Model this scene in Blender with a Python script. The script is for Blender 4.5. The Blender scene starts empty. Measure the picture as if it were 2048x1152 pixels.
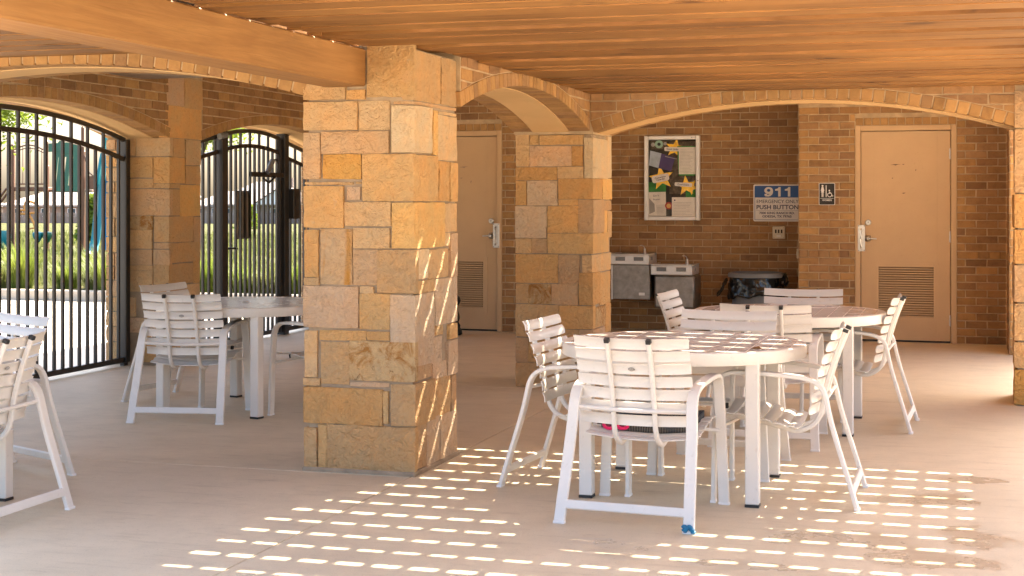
import bpy, bmesh, math, random
from mathutils import Vector, Matrix, noise
R = math.radians
scene = bpy.context.scene
col = scene.collection
rng = random.Random(7)

# ------------------------------------------------------------------ camera, sky, sun, exposure
cam_d = bpy.data.cameras.new('camera'); cam = bpy.data.objects.new('camera', cam_d); col.objects.link(cam)
cam.location = (0, 0, 1.42); cam.rotation_euler = (R(90), 0, R(16.75))
cam_d.sensor_width = 36; cam_d.lens = 52.73; cam_d.shift_y = -0.0859
cam_d.clip_start = 0.1; cam_d.clip_end = 3000
scene.camera = cam
SUN = Vector((-0.23, -0.83, -1.0)).normalized()
ELEV = math.asin(-SUN.z); AZ = math.atan2(-SUN.x, -SUN.y)      # azimuth from +y towards +x
world = bpy.data.worlds.new('World'); scene.world = world; world.use_nodes = True
wn = world.node_tree.nodes; wl = world.node_tree.links
sky = wn.new('ShaderNodeTexSky'); sky.sky_type = 'NISHITA'; sky.sun_disc = False
sky.sun_elevation = ELEV; sky.sun_rotation = AZ; sky.air_density = 1.0; sky.dust_density = 5.0; sky.ozone_density = 1.0
wl.new(sky.outputs[0], wn['Background'].inputs[0]); wn['Background'].inputs[1].default_value = 0.105
sun_d = bpy.data.lights.new('sun', 'SUN'); sun_d.energy = 4.0; sun_d.angle = R(0.5); sun_d.color = (1.0, 0.865, 0.665)
sun = bpy.data.objects.new('sun', sun_d); col.objects.link(sun)
sun.rotation_euler = SUN.to_track_quat('-Z', 'Y').to_euler()
scene.view_settings.view_transform = 'Standard'; scene.view_settings.look = 'None'
scene.view_settings.exposure = 2.98; scene.view_settings.gamma = 1.0; scene.view_settings.use_curve_mapping = False
scene.cycles.use_denoising = True
scene.cycles.max_bounces = 10; scene.cycles.diffuse_bounces = 7; scene.cycles.glossy_bounces = 4
scene.cycles.sample_clamp_indirect = 8

# ------------------------------------------------------------------ materials
class NT:
    def __init__(s, name):
        s.m = bpy.data.materials.new(name); s.m.use_nodes = True
        s.n = s.m.node_tree.nodes; s.l = s.m.node_tree.links; s.b = s.n['Principled BSDF']
    def node(s, t, **kw):
        n = s.n.new(t)
        for k, v in kw.items():
            if k in n.inputs: 
                s.put(n.inputs[k], v)
            else: setattr(n, k, v)
        return n
    def put(s, inp, v):
        if hasattr(v, 'is_output') or isinstance(v, bpy.types.NodeSocket): s.l.new(v, inp)
        else: inp.default_value = v
    def tex(s, scale, detail=4, rough=.55, vec=None, dist=0):
        n = s.n.new('ShaderNodeTexNoise'); n.inputs['Scale'].default_value = scale; n.inputs['Detail'].default_value = detail
        n.inputs['Roughness'].default_value = rough; n.inputs['Distortion'].default_value = dist
        if vec is not None: s.l.new(vec, n.inputs['Vector'])
        return n.outputs[0]
    def ramp(s, fac, p0, p1, c0=(0, 0, 0, 1), c1=(1, 1, 1, 1)):
        n = s.n.new('ShaderNodeValToRGB'); e = n.color_ramp.elements
        e[0].position = p0; e[1].position = p1; e[0].color = c0; e[1].color = c1
        s.l.new(fac, n.inputs[0]); return n.outputs[0]
    def mix(s, fac, a, b, mode='MIX'):
        n = s.n.new('ShaderNodeMix'); n.data_type = 'RGBA'; n.blend_type = mode
        s.put(n.inputs[0], fac); s.put(n.inputs[6], a); s.put(n.inputs[7], b); return n.outputs[2]
    def math(s, op, a, b=0.0):
        n = s.n.new('ShaderNodeMath'); n.operation = op; s.put(n.inputs[0], a); s.put(n.inputs[1], b); return n.outputs[0]
    def coord(s, kind='Object', scale=None):
        n = s.n.new('ShaderNodeTexCoord'); o = n.outputs[kind]
        if scale:
            mp = s.n.new('ShaderNodeMapping'); mp.inputs['Scale'].default_value = scale; s.l.new(o, mp.inputs[0]); o = mp.outputs[0]
        return o
    def pos(s, scale=None, rot=None):
        o = s.n.new('ShaderNodeNewGeometry').outputs['Position']
        if scale:
            mp = s.n.new('ShaderNodeMapping'); mp.inputs['Scale'].default_value = scale
            if rot: mp.inputs['Rotation'].default_value = rot
            s.l.new(o, mp.inputs[0]); o = mp.outputs[0]
        return o
    def info(s, out='Color'): return s.n.new('ShaderNodeObjectInfo').outputs[out]
    def bump(s, h, strength=.3, dist=.01):
        n = s.n.new('ShaderNodeBump'); n.inputs['Strength'].default_value = strength; n.inputs['Distance'].default_value = dist
        s.l.new(h, n.inputs['Height']); s.l.new(n.outputs[0], s.b.inputs['Normal'])
    def out(s, color, rough=.6, spec=.5, metal=0):
        s.put(s.b.inputs['Base Color'], color); s.put(s.b.inputs['Roughness'], rough)
        s.put(s.b.inputs['Specular IOR Level'], spec); s.put(s.b.inputs['Metallic'], metal); return s.m

def c4(c): return (c[0], c[1], c[2], 1)
def simple(name, c, rough=.5, spec=.5, metal=0, var=.12, scale=6, bump=0, bscale=80):
    t = NT(name); p = t.pos()
    n = t.tex(scale, 5, .6, p)
    cc = t.mix(t.ramp(n, .35, .7), c4([x*(1-var) for x in c]), c4([min(1, x*(1+var)) for x in c]))
    if bump: t.bump(t.tex(bscale, 3, .6, p), bump, .004)
    r = t.math('ADD', t.math('MULTIPLY', t.tex(scale*3, 3, .5, p), .2), rough-.1)
    return t.out(cc, r, spec, metal)

def mat_floor(name='concrete', base=(.655, .54, .382), stains=True):
    t = NT(name); p = t.pos()
    big = t.tex(.55, 5, .6, p, .6); mid = t.tex(5, 6, .65, p); fine = t.tex(160, 2, .5, p); st = t.tex(9, 6, .7, t.pos((.35, 1.6, 1)))
    c = t.mix(t.ramp(big, .3, .7), c4([x*.80 for x in base]), c4([min(1, x*1.1) for x in base]))
    c = t.mix(t.math('MULTIPLY', t.ramp(mid, .46, .72), .42), c, c4([x*.74 for x in base]))
    c = t.mix(t.math('MULTIPLY', t.ramp(st, .54, .74), .55), c, c4((base[0]*.55, base[1]*.5, base[2]*.45)))
    c = t.mix(t.math('MULTIPLY', t.ramp(fine, .35, .7), .30), c, c4([min(1, x*1.25) for x in base]))
    spk = t.tex(70, 2, .7, p)
    c = t.mix(t.math('MULTIPLY', t.ramp(spk, .62, .70), .4), c, c4([x*.5 for x in base]))
    rough = .55
    if stains:
        wob = t.tex(3.2, 5, .6, p)
        wet = None
        for (x, y, rx, ry) in ((-.42, 6.4, .40, .22), (-.12, 6.15, .35, .12), (.02, 6.6, .22, .3), (-1.45, 6.05, .16, .10), (-1.22, 6.0, .10, .07), (-.2, 7.35, .22, .1), (.12, 7.95, .28, .1), (-.05, 7.5, .1, .08), (-.95, 5.85, .4, .07)):
            mp = t.n.new('ShaderNodeMapping'); mp.inputs['Location'].default_value = (-x/rx, -y/ry, 0); mp.inputs['Scale'].default_value = (1/rx, 1/ry, 0)
            t.l.new(p, mp.inputs[0])
            ln = t.n.new('ShaderNodeVectorMath'); ln.operation = 'LENGTH'; t.l.new(mp.outputs[0], ln.inputs[0])
            d = t.math('ADD', ln.outputs['Value'], t.math('MULTIPLY', t.math('SUBTRACT', wob, .5), 4.5))
            k = t.ramp(d, .75, .95, (1, 1, 1, 1), (0, 0, 0, 1))
            wet = k if wet is None else t.math('MAXIMUM', wet, k)
        c = t.mix(t.math('MULTIPLY', wet, .2), c, c4((base[0]*.45, base[1]*.40, base[2]*.36)))
        rough = t.math('SUBTRACT', t.math('ADD', .46, t.math('MULTIPLY', mid, .2)), t.math('MULTIPLY', wet, .28))
    h = t.math('ADD', t.math('MULTIPLY', fine, .5), mid)
    t.bump(h, .35, .004)
    return t.out(c, rough, .35)

def mat_stone(name, kind=''):
    t = NT(name); p = t.pos(); ci = t.info('Color')
    n1 = t.tex(7, 6, .6, p); n2 = t.tex(38, 5, .65, p); n3 = t.tex(22, 4, .6, t.pos((1, 1, 3.0)))
    c = t.mix(t.math('MULTIPLY', t.ramp(n1, .38, .68), .65), ci, t.mix(1.0, ci, (1.22, 1.02, .80, 1), 'MULTIPLY'))
    c = t.mix(t.math('MULTIPLY', t.ramp(n2, .52, .76), .40), c, t.mix(1.0, c, (.66, .58, .50, 1), 'MULTIPLY'))
    c = t.mix(t.math('MULTIPLY', t.ramp(n3, .60, .80), .35), c, t.mix(1.0, c, (1.35, 1.32, 1.25, 1), 'MULTIPLY'))
    if kind == 'rust':
        r = t.ramp(t.tex(9, 6, .7, p, .8), .48, .60); c = t.mix(t.math('MULTIPLY', r, .85), c, (.36, .145, .022, 1))
        r = t.ramp(t.tex(15, 6, .75, p, 1.2), .60, .68); c = t.mix(t.math('MULTIPLY', r, .8), c, (.12, .055, .018, 1))
    if kind == 'stripe':
        r = t.ramp(t.tex(6.5, 4, .5, t.pos((1.6, 1.6, .28)), .3), .50, .66); c = t.mix(t.math('MULTIPLY', r, .85), c, (.50, .22, .025, 1))
    if kind == 'flakes':
        r = t.ramp(t.tex(16, 6, .7, p, .5), .62, .70); c = t.mix(t.math('MULTIPLY', r, .5), c, (.52, .43, .33, 1))
    n4 = t.tex(17, 5, .6, p, 1.5)
    t.bump(t.math('ADD', t.math('MULTIPLY', n4, 1.3), t.math('MULTIPLY', n2, .9)), 1.0, .026)
    return t.out(c, .85, .2)

def mat_brick(name):
    t = NT(name); p = t.pos(); ci = t.info('Color')
    n1 = t.tex(11, 5, .65, p); n2 = t.tex(60, 4, .6, p)
    c = t.mix(t.math('MULTIPLY', t.ramp(n1, .45, .70), .55), ci, t.mix(1.0, ci, (.55, .52, .55, 1), 'MULTIPLY'))
    c = t.mix(t.math('MULTIPLY', t.ramp(n2, .55, .75), .30), c, t.mix(1.0, ci, (1.55, 1.45, 1.25, 1), 'MULTIPLY'))
    t.bump(t.math('ADD', n1, n2), .5, .006)
    return t.out(c, .85, .2)

def mat_wood(name, axis, base, dark, knots=True):
    sc = {'x': (.55, 9, 9), 'y': (9, .55, 9)}[axis]
    t = NT(name); v = t.pos(sc); ob = t.info('Random')
    off = t.n.new('ShaderNodeVectorMath'); off.operation = 'ADD'; cb = t.n.new('ShaderNodeCombineXYZ')
    t.put(cb.inputs[0], t.math('MULTIPLY', ob, 37.0)); t.put(cb.inputs[1], t.math('MULTIPLY', ob, 11.0)); t.l.new(v, off.inputs[0]); t.l.new(cb.outputs[0], off.inputs[1]); v = off.outputs[0]
    g1 = t.tex(2.2, 5, .6, v, .8); g2 = t.tex(9, 4, .6, v, .4); bl = t.tex(.9, 3, .5, t.pos())
    c = t.mix(t.ramp(g1, .38, .62), c4(dark), c4(base))
    c = t.mix(t.math('MULTIPLY', t.ramp(g2, .5, .72), .45), c, c4([x*.62 for x in base]))
    c = t.mix(t.math('MULTIPLY', t.ramp(bl, .42, .66), .6), c, c4([min(1, x*1.30) for x in base]))
    c = t.mix(t.math('MULTIPLY', ob, .85), c, t.mix(1.0, c, (.60, .54, .48, 1), 'MULTIPLY'))
    if knots:
        vo = t.n.new('ShaderNodeTexVoronoi'); vo.inputs['Scale'].default_value = 1.0
        ks = {'x': (2.2, 3.4, 3.4), 'y': (3.4, 1.6, 3.4)}[axis]
        mp = t.n.new('ShaderNodeMapping'); mp.inputs['Scale'].default_value = ks; t.l.new(t.pos(), mp.inputs[0]); t.l.new(mp.outputs[0], vo.inputs['Vector'])
        k = t.ramp(vo.outputs['Distance'], .09, .24, (1, 1, 1, 1), (0, 0, 0, 1))
        k = t.math('MULTIPLY', k, t.ramp(t.tex(9, 3, .6, t.pos()), .40, .56))
        c = t.mix(t.math('MULTIPLY', k, .85), c, (.055, .022, .008, 1))
    t.bump(t.math('ADD', g1, g2), .35, .004)
    return t.out(c, .62, .3)

def mat_metal_paint(name, c, rough=.32, spec=.5):
    t = NT(name); p = t.pos(); n = t.tex(4, 4, .6, p); f = t.tex(40, 4, .7, p)
    cc = t.mix(t.ramp(n, .3, .75), c4([x*.93 for x in c]), c4(c))
    cc = t.mix(t.math('MULTIPLY', t.ramp(f, .60, .76), .30), cc, c4((c[0]*.55, c[1]*.48, c[2]*.40)))
    t.bump(t.tex(500, 2, .5, p), .04, .001)
    return t.out(cc, t.math('ADD', rough-.05, t.math('MULTIPLY', n, .14)), spec)

def mat_foliage(name, a, b, trans=.35):
    t = NT(name); p = t.pos(); n = t.tex(1.7, 3, .6, p); n2 = t.tex(11, 3, .6, p)
    c = t.mix(t.ramp(n, .3, .7), c4(a), c4(b)); c = t.mix(t.math('MULTIPLY', t.ramp(n2, .4, .8), .4), c, c4([x*.6 for x in a]))
    t.out(c, .55, .3)
    tr = t.n.new('ShaderNodeBsdfTranslucent'); t.l.new(c, tr.inputs[0]); mx = t.n.new('ShaderNodeMixShader'); mx.inputs[0].default_value = trans
    t.l.new(t.b.outputs[0], mx.inputs[1]); t.l.new(tr.outputs[0], mx.inputs[2]); t.l.new(mx.outputs[0], t.n['Material Output'].inputs[0])
    return t.m

def mat_lawn():
    t = NT('lawn'); p = t.pos(); a = t.tex(.16, 5, .6, p, .5); b = t.tex(1.4, 5, .65, p); f = t.tex(14, 4, .7, p)
    c = t.mix(t.ramp(a, .38, .62), (.050, .068, .013, 1), (.092, .078, .034, 1))
    c = t.mix(t.math('MULTIPLY', t.ramp(b, .42, .66), .75), c, (.042, .064, .011, 1))
    c = t.mix(t.math('MULTIPLY', t.ramp(f, .5, .75), .5), c, (.125, .092, .05, 1))
    t.bump(t.math('ADD', b, f), 1.0, .08)
    return t.out(c, .9, .1)

M = {}
M['floor'] = mat_floor()
M['path'] = mat_floor('pale_concrete', (.46, .40, .32), False)
M['stone'] = mat_stone('sandstone'); M['rust'] = mat_stone('rusty_sandstone', 'rust'); M['stripe'] = mat_stone('striped_sandstone', 'stripe'); M['flakes'] = mat_stone('flaky_sandstone', 'flakes')
M['mortar'] = simple('mortar', (.36, .275, .19), .9, .1, 0, .2, 9, .5, 120)
M['brickmortar'] = simple('brick_mortar', (.47, .35, .22), .9, .1, 0, .2, 9, .5, 120)
M['brick'] = mat_brick('fired_brick')
M['stucco'] = simple('stucco', (.64, .43, .215), .9, .1, 0, .05, 3, .25, 60)
M['board'] = mat_wood('stained_board', 'x', (.315, .155, .045), (.20, .093, .028))
M['beam'] = mat_wood('rough_beam', 'y', (.37, .195, .067), (.285, .142, .047), False)
M['white'] = mat_metal_paint('white_powder_coat', (.745, .70, .645))
M['black'] = mat_metal_paint('black_iron', (.020, .017, .015), .38)
M['plastic'] = simple('black_plastic', (.02, .02, .022), .45)
M['door'] = mat_metal_paint('tan_door_paint', (.57, .385, .215), .5, .3)
M['steel'] = simple('brushed_steel', (.62, .59, .55), .32, .5, 1.0, .08, 30)
M['darksteel'] = simple('worn_steel', (.30, .27, .24), .42, .5, .8, .2, 14)
M['aluminium'] = simple('satin_aluminium', (.70, .67, .64), .42, .5, .6, .05)
M['signwhite'] = simple('sign_white', (.78, .76, .74), .4, .4, 0, .03)
M['signblue'] = simple('sign_blue', (.012, .085, .30), .4, .4, 0, .05)
M['ink'] = simple('navy_ink', (.02, .035, .10), .5, .3, 0, .05)
M['signblack'] = simple('sign_black', (.018, .016, .014), .5, .4, 0, .05)
M['gray'] = simple('gray_plastic', (.17, .18, .19), .5, .4, 0, .12)
M['roof'] = simple('roof_metal', (.30, .25, .20), .6)
M['lawn'] = mat_lawn()
M['leaf'] = mat_foliage('leaf', (.12, .18, .018), (.22, .28, .03), .5)
M['blade'] = mat_foliage('grass_blade', (.10, .15, .02), (.18, .22, .035), .4)
M['blade2'] = mat_foliage('pale_grass_blade', (.11, .13, .035), (.17, .18, .06), .35)
M['bark'] = simple('bark', (.12, .085, .06), .9, .1, 0, .3, 12, .6, 40)

# ------------------------------------------------------------------ object helpers
def tag(o, label=None, cat=None, group=None, kind=None):
    if label: o['label'] = label
    if cat: o['category'] = cat
    if group: o['group'] = group
    if kind: o['kind'] = kind
    return o
def link(name, mesh, parent=None, color=None):
    o = bpy.data.objects.new(name, mesh); col.objects.link(o)
    if parent is not None: o.parent = parent
    if color is not None: o.color = (color[0], color[1], color[2], 1)
    return o
def empty(name, loc=(0, 0, 0), rz=0):
    o = bpy.data.objects.new(name, None); col.objects.link(o); o.location = loc; o.rotation_euler = (0, 0, rz); o.empty_display_size = .1
    return o
def mesh(name, v, f, mat, smooth=False):
    me = bpy.data.meshes.new(name); me.from_pydata([tuple(p) for p in v], [], f); me.update()
    if mat is not None: me.materials.append(mat)
    if smooth:
        for p in me.polygons: p.use_smooth = True
    return me
class MB:
    def __init__(s): s.v = []; s.f = []
    def add(s, v, f):
        k = len(s.v); s.v += [tuple(p) for p in v]; s.f += [tuple(i+k for i in q) for q in f]; return s
    def box(s, x0, x1, y0, y1, z0, z1, ch=0):
        if ch <= 0:
            v = [(x, y, z) for x in (x0, x1) for y in (y0, y1) for z in (z0, z1)]
            return s.add(v, [(0, 1, 3, 2), (4, 6, 7, 5), (0, 4, 5, 1), (2, 3, 7, 6), (0, 2, 6, 4), (1, 5, 7, 3)])
        bm = bmesh.new(); bmesh.ops.create_cube(bm, size=1)
        for p in bm.verts: p.co = ((x0+x1)/2+p.co.x*(x1-x0), (y0+y1)/2+p.co.y*(y1-y0), (z0+z1)/2+p.co.z*(z1-z0))
        bmesh.ops.bevel(bm, geom=bm.edges[:], offset=ch, segments=1, affect='EDGES')
        bm.verts.index_update(); s.add([p.co[:] for p in bm.verts], [[p.index for p in f.verts] for f in bm.faces]); bm.free(); return s
    def prism(s, poly, fn, d0, d1):
        """poly in 2-D, fn(a, b, d) -> 3-D, extruded from d0 to d1"""
        n = len(poly); v = [fn(a, b, d0) for a, b in poly]+[fn(a, b, d1) for a, b in poly]
        f = [tuple(range(n-1, -1, -1)), tuple(range(n, 2*n))]+[(i, (i+1) % n, n+(i+1) % n, n+i) for i in range(n)]
        return s.add(v, f)
    def sweep(s, path, w, t, wax, ch=.004, caps=True):
        """rectangular bar along path; wax = width axis"""
        path = [Vector(p) for p in path]; wax = Vector(wax).normalized(); n = len(path)
        a, b = w/2, t/2; c = min(ch, a*.6, b*.9)
        prof = [(-a+c, -b), (a-c, -b), (a, -b+c), (a, b-c), (a-c, b), (-a+c, b), (-a, b-c), (-a, -b+c)]
        v = []
        for i, p in enumerate(path):
            tg = (path[min(i+1, n-1)]-path[max(i-1, 0)]).normalized()
            wx = (wax-tg*wax.dot(tg)).normalized(); nn = tg.cross(wx)
            v += [p+wx*q[0]+nn*q[1] for q in prof]
        f = [(i*8+j, i*8+(j+1) % 8, (i+1)*8+(j+1) % 8, (i+1)*8+j) for i in range(n-1) for j in range(8)]
        if caps: f += [tuple(range(7, -1, -1)), tuple((n-1)*8+j for j in range(8))]
        return s.add(v, f)
    def tube(s, path, r, seg=8, r1=None, closed=False):
        path = [Vector(p) for p in path]; n = len(path); v = []
        for i, p in enumerate(path):
            q0 = path[(i-1) % n] if closed else path[max(i-1, 0)]; q1 = path[(i+1) % n] if closed else path[min(i+1, n-1)]
            tg = (q1-q0).normalized(); up = Vector((0, 0, 1)) if abs(tg.z) < .95 else Vector((1, 0, 0))
            x = tg.cross(up).normalized(); y = tg.cross(x)
            rr = r if r1 is None else r+(r1-r)*i/max(1, n-1)
            v += [p+x*rr*math.cos(2*math.pi*j/seg)+y*rr*math.sin(2*math.pi*j/seg) for j in range(seg)]
        m = n if closed else n-1
        f = [(i*seg+j, i*seg+(j+1) % seg, ((i+1) % n)*seg+(j+1) % seg, ((i+1) % n)*seg+j) for i in range(m) for j in range(seg)]
        if not closed: f += [tuple(range(seg-1, -1, -1)), tuple((n-1)*seg+j for j in range(seg))]
        return s.add(v, f)
    def lathe(s, prof, seg=32, c=(0, 0)):
        n = len(prof); v = [(c[0]+r*math.cos(2*math.pi*j/seg), c[1]+r*math.sin(2*math.pi*j/seg), z) for r, z in prof for j in range(seg)]
        f = [(i*seg+j, i*seg+(j+1) % seg, (i+1)*seg+(j+1) % seg, (i+1)*seg+j) for i in range(n-1) for j in range(seg)]
        if prof[0][0] > 1e-5: f.append(tuple(range(seg-1, -1, -1)))
        if prof[-1][0] > 1e-5: f.append(tuple((n-1)*seg+j for j in range(seg)))
        return s.add(v, f)
    def mesh(s, name, mat, smooth=False): return mesh(name, s.v, s.f, mat, smooth)
    def build(s, name, mat, parent=None, smooth=False, color=None):
        me = s.mesh(name, mat, False)
        if smooth:
            for p in me.polygons: p.use_smooth = True
            try: me.set_sharp_from_angle(angle=R(38))
            except Exception: pass
        return link(name, me, parent, color)
def copy_tree(o, parent=None):
    c = o.copy(); col.objects.link(c)
    if parent is not None: c.parent = parent; c.matrix_parent_inverse = o.matrix_parent_inverse.copy()
    for ch in list(o.children): copy_tree(ch, c)
    return c
def text(body, size, mat, parent, loc, rot, name='lettering', bold=0.0, align='CENTER', extrude=.0008, sx=1, width=None):
    cu = bpy.data.curves.new(name, 'FONT'); cu.body = body; cu.size = size; cu.align_x = align; cu.align_y = 'CENTER'
    cu.extrude = extrude; cu.offset = bold; cu.resolution_u = 3; cu.materials.append(mat)
    tmp = bpy.data.objects.new(name, cu); me = bpy.data.meshes.new_from_object(tmp); bpy.data.objects.remove(tmp); bpy.data.curves.remove(cu)
    if not me.materials: me.materials.append(mat)
    xs = [q.co.x for q in me.vertices]; zs_ = [q.co.y for q in me.vertices]; cz_ = (max(zs_)+min(zs_))/2
    for q in me.vertices: q.co.y -= cz_
    if width: sx = width/(max(xs)-min(xs))
    o = link(name, me, parent); o.location = loc; o.rotation_euler = rot; o.scale = (sx, 1, 1)
    return o

# ------------------------------------------------------------------ ground
def slab(parent, x0, x1, y0, y1, mat, z1=0.0, name='slab', t=.12):
    return MB().box(x0, x1, y0, y1, z1-t, z1, .002).build(name, mat, parent)
floor = MB().box(-7.2, 40, -45, 18.4, -.30, -.125).build('concrete_floor', M['mortar']); tag(floor, kind='structure')
g = .004
for (x0, x1, y0, y1) in ((-7.18, -2.715-g, -45, 7.2-g), (-7.18, -2.715-g, 7.2+g, 10.86-g), (-2.715+g, .60-g, -45, 10.86-g), (.60+g, 40, -45, 10.86-g), (-7.18, -2.715-g, 10.86+g, 18.39), (-2.715+g, .6-g, 10.86+g, 18.39), (.6+g, 40, 10.86+g, 18.39)):
    slab(floor, x0, x1, y0, y1, M['floor'])
path = MB().box(-90, -7.2, -60, 18.4, -.30, -.05).build('path', M['path']); tag(path, kind='structure')
for i in range(6):
    for j in range(-2, 5):
        slab(path, -7.19-3.0*(i+1)+.005, -7.19-3.0*i-.005, j*3.2+2.4+.005, min(18.39, (j+1)*3.2+2.4-.005), M['path'], 0, t=.04)
kerb = empty('kerb', (0, 0, 0)); tag(kerb, 'low pale concrete kerb between the path and the grasses', 'kerb', kind='structure')
for i in range(28): MB().box(-30+i*2.2+.004, -30+(i+1)*2.2-.004, 18.42, 18.60, -.1, .145, .015).build('kerb_stone', M['path'], kerb)
nx, ny = 60, 70
v = []; f = []
for j in range(ny+1):
    y = 18.6+(j/ny)**2.2*900
    for i in range(nx+1):
        x = -700+i*20.0
        d = max(0, y-30); z = .115-2.25*min(1, d/170)+.05*noise.noise((x*.05, y*.05, 0))*min(1, d/20)
        v.append((x, y, z))
for j in range(ny):
    for i in range(nx): a = j*(nx+1)+i; f.append((a, a+1, a+nx+2, a+nx+1))
lawn = link('lawn', mesh('lawn', v, f, M['lawn'], True)); tag(lawn, kind='structure')
def lawn_z(x, y): d = max(0, y-30); return .115-2.25*min(1, d/170)
gm = simple('far_ground', (.22, .19, .12), .9, .1)
MB().box(-1500, 1500, -1500, 1500, -4, -3.2).build('terrain', gm)['kind'] = 'structure'

# ------------------------------------------------------------------ stones
TAN = [(.61, .415, .225), (.58, .385, .20), (.63, .455, .27), (.57, .385, .225), (.61, .395, .185), (.60, .42, .275), (.62, .38, .165), (.54, .36, .19)]
FLAG = {'o': ((.58, .33, .10), 'stone'), 'os': ((.58, .40, .23), 'stripe'), 'y': ((.58, .345, .145), 'stone'), 'Y': ((.70, .455, .19), 'stone'),
        'l': ((.68, .54, .36), 'stone'), 'p': ((.60, .455, .32), 'stone'), 'x': ((.55, .39, .21), 'rust'), 'r': ((.54, .355, .17), 'flakes'), 'R': ((.54, .35, .175), 'stone')}
def stone(parent, x0, x1, y0, y1, z0, z1, flag=None, amp=.0075, step=.045, seed=None):
    r = rng; seed = r.random()*100 if seed is None else seed
    c, m = FLAG[flag] if flag else (r.choice(TAN), 'flakes' if r.random() < .25 else 'stone')
    if flag in ('r', 'R'): amp *= 2.2
    k = 1+r.uniform(-.08, .08); c = [x*k for x in c]
    n = [max(2, min(9, int(round(d/step)))) for d in (x1-x0, y1-y0, z1-z0)]
    idx = {}; vs = []; fs = []
    if z1-z0 < .03: y0 += .007; x1 -= .007 if x1 > -2.71 and x1 < -2.6 else 0
    e_ = .0028 if z1-z0 > .03 else 0; x0 -= e_ if x1-x0 > .09 else 0; x1 += e_ if x1-x0 > .09 else 0; z0 -= e_; z1 += e_; y0 -= e_ if y1-y0 > .09 else 0; y1 += e_ if y1-y0 > .09 else 0
    dims = ((x0, x1), (y0, y1), (z0, z1)); ctr = Vector(((x0+x1)/2, (y0+y1)/2, (z0+z1)/2))
    rad = min(.0028, .2*min(x1-x0, z1-z0, y1-y0))
    def vid(i, j, k):
        key = (i, j, k)
        if key in idx: return idx[key]
        p = Vector([a+(b-a)*q/m_ for (a, b), q, m_ in zip(dims, key, n)])
        edge = [q in (0, m_) for q, m_ in zip(key, n)]
        ne = sum(edge)
        if ne >= 2:
            for ax in range(3):
                if edge[ax]: p[ax] += (1 if key[ax] == 0 else -1)*rad*(.75 if ne == 2 else 1.1)*(.5+noise.noise((p*23+Vector((seed, 0, 0))))*.9)
        d = Vector([noise.noise(p*9+Vector((seed+ax*31, 0, 0)))+.6*noise.noise(p*26+Vector((seed, ax*17, 0))) for ax in range(3)])
        for ax in range(3): p[ax] += d[ax]*amp*((1.1 if ne == 1 else .42) if edge[ax] else .25)
        vs.append(p); idx[key] = len(vs)-1; return idx[key]
    for ax in range(3):
        b, c2 = [q for q in range(3) if q != ax]
        for side in (0, n[ax]):
            for i in range(n[b]):
                for j in range(n[c2]):
                    q = []
                    for di, dj in ((0, 0), (1, 0), (1, 1), (0, 1)):
                        key = [0, 0, 0]; key[ax] = side; key[b] = i+di; key[c2] = j+dj; q.append(vid(*key))
                    flip = (side == 0) != (ax == 1)
                    fs.append(tuple(reversed(q)) if flip else tuple(q))
    me = mesh('stone', vs, fs, M[m], True)
    try: me.set_sharp_from_angle(angle=R(42))
    except Exception: pass
    o = link('stone', me, parent, c)
    return o
def ashlar(s0, s1, z0, z1, r, out=None):
    out = [] if out is None else out
    w, h = s1-s0, z1-z0
    if h > .26 or (h > .16 and r.random() < .35):
        k = z0+h*r.uniform(.35, .65); ashlar(s0, s1, z0, k-.007, r, out); ashlar(s0, s1, k+.007, z1, r, out)
    elif w > .33 or (w > .2 and r.random() < .4):
        k = s0+w*r.uniform(.3, .7); ashlar(s0, k-.007, z0, z1, r, out); ashlar(k+.007, s1, z0, z1, r, out)
    else: out.append((s0, s1, z0, z1))
    return out
P1F= [(-3.324,-3.084,1.947,2.087),(-3.076,-2.974,1.944,1.991),(-3.328,-3.018,1.787,1.93),(-3.008,-2.839,1.783,1.932),(-3.328,-3.227,1.532,1.771),(-3.218,-2.844,1.663,1.775),(-3.209,-2.998,1.533,1.657,'o'),(-3.324,-3.04,1.501,1.516),(-3.029,-2.996,1.504,1.517),(-3.328,-3.095,1.276,1.492),(-3.076,-3.0,1.422,1.487),(-3.087,-2.833,1.287,1.409),(-3.328,-3.235,1.016,1.262,'y'),(-3.224,-3.047,0.981,1.266,'os'),(-3.038,-2.839,1.172,1.274),(-3.038,-2.904,0.98,1.161),(-3.324,-3.231,0.975,1.011),(-3.324,-3.011,0.755,0.968),(-3.002,-2.923,0.938,0.97),(-3.002,-2.837,0.752,0.934),(-3.322,-3.24,0.492,0.736),(-3.229,-2.969,0.689,0.737),(-2.959,-2.84,0.696,0.738,'y'),(-3.221,-3.065,0.461,0.677),(-3.322,-3.227,0.45,0.485),(-3.06,-2.843,0.45,0.473),(-3.325,-2.877,0.253,0.439,'y'),(-2.872,-2.843,0.267,0.431),(-3.326,-3.244,0.008,0.225),(-3.238,-3.187,0.012,0.242)]
P1C= [(-2.956,7.228,1.954,2.219,'r'),(-2.819,7.91,1.914,1.93),(-2.822,7.489,1.667,1.905,'l'),(-2.985,7.228,1.416,1.655),(-2.822,7.702,1.171,1.406,'Y'),(-2.902,7.247,0.944,1.161),(-2.831,7.524,0.69,0.93,'p'),(-3.06,7.238,0.485,0.685,'x'),(-2.828,7.537,0.256,0.468),(-3.182,7.267,0.022,0.247,'R')]
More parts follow.
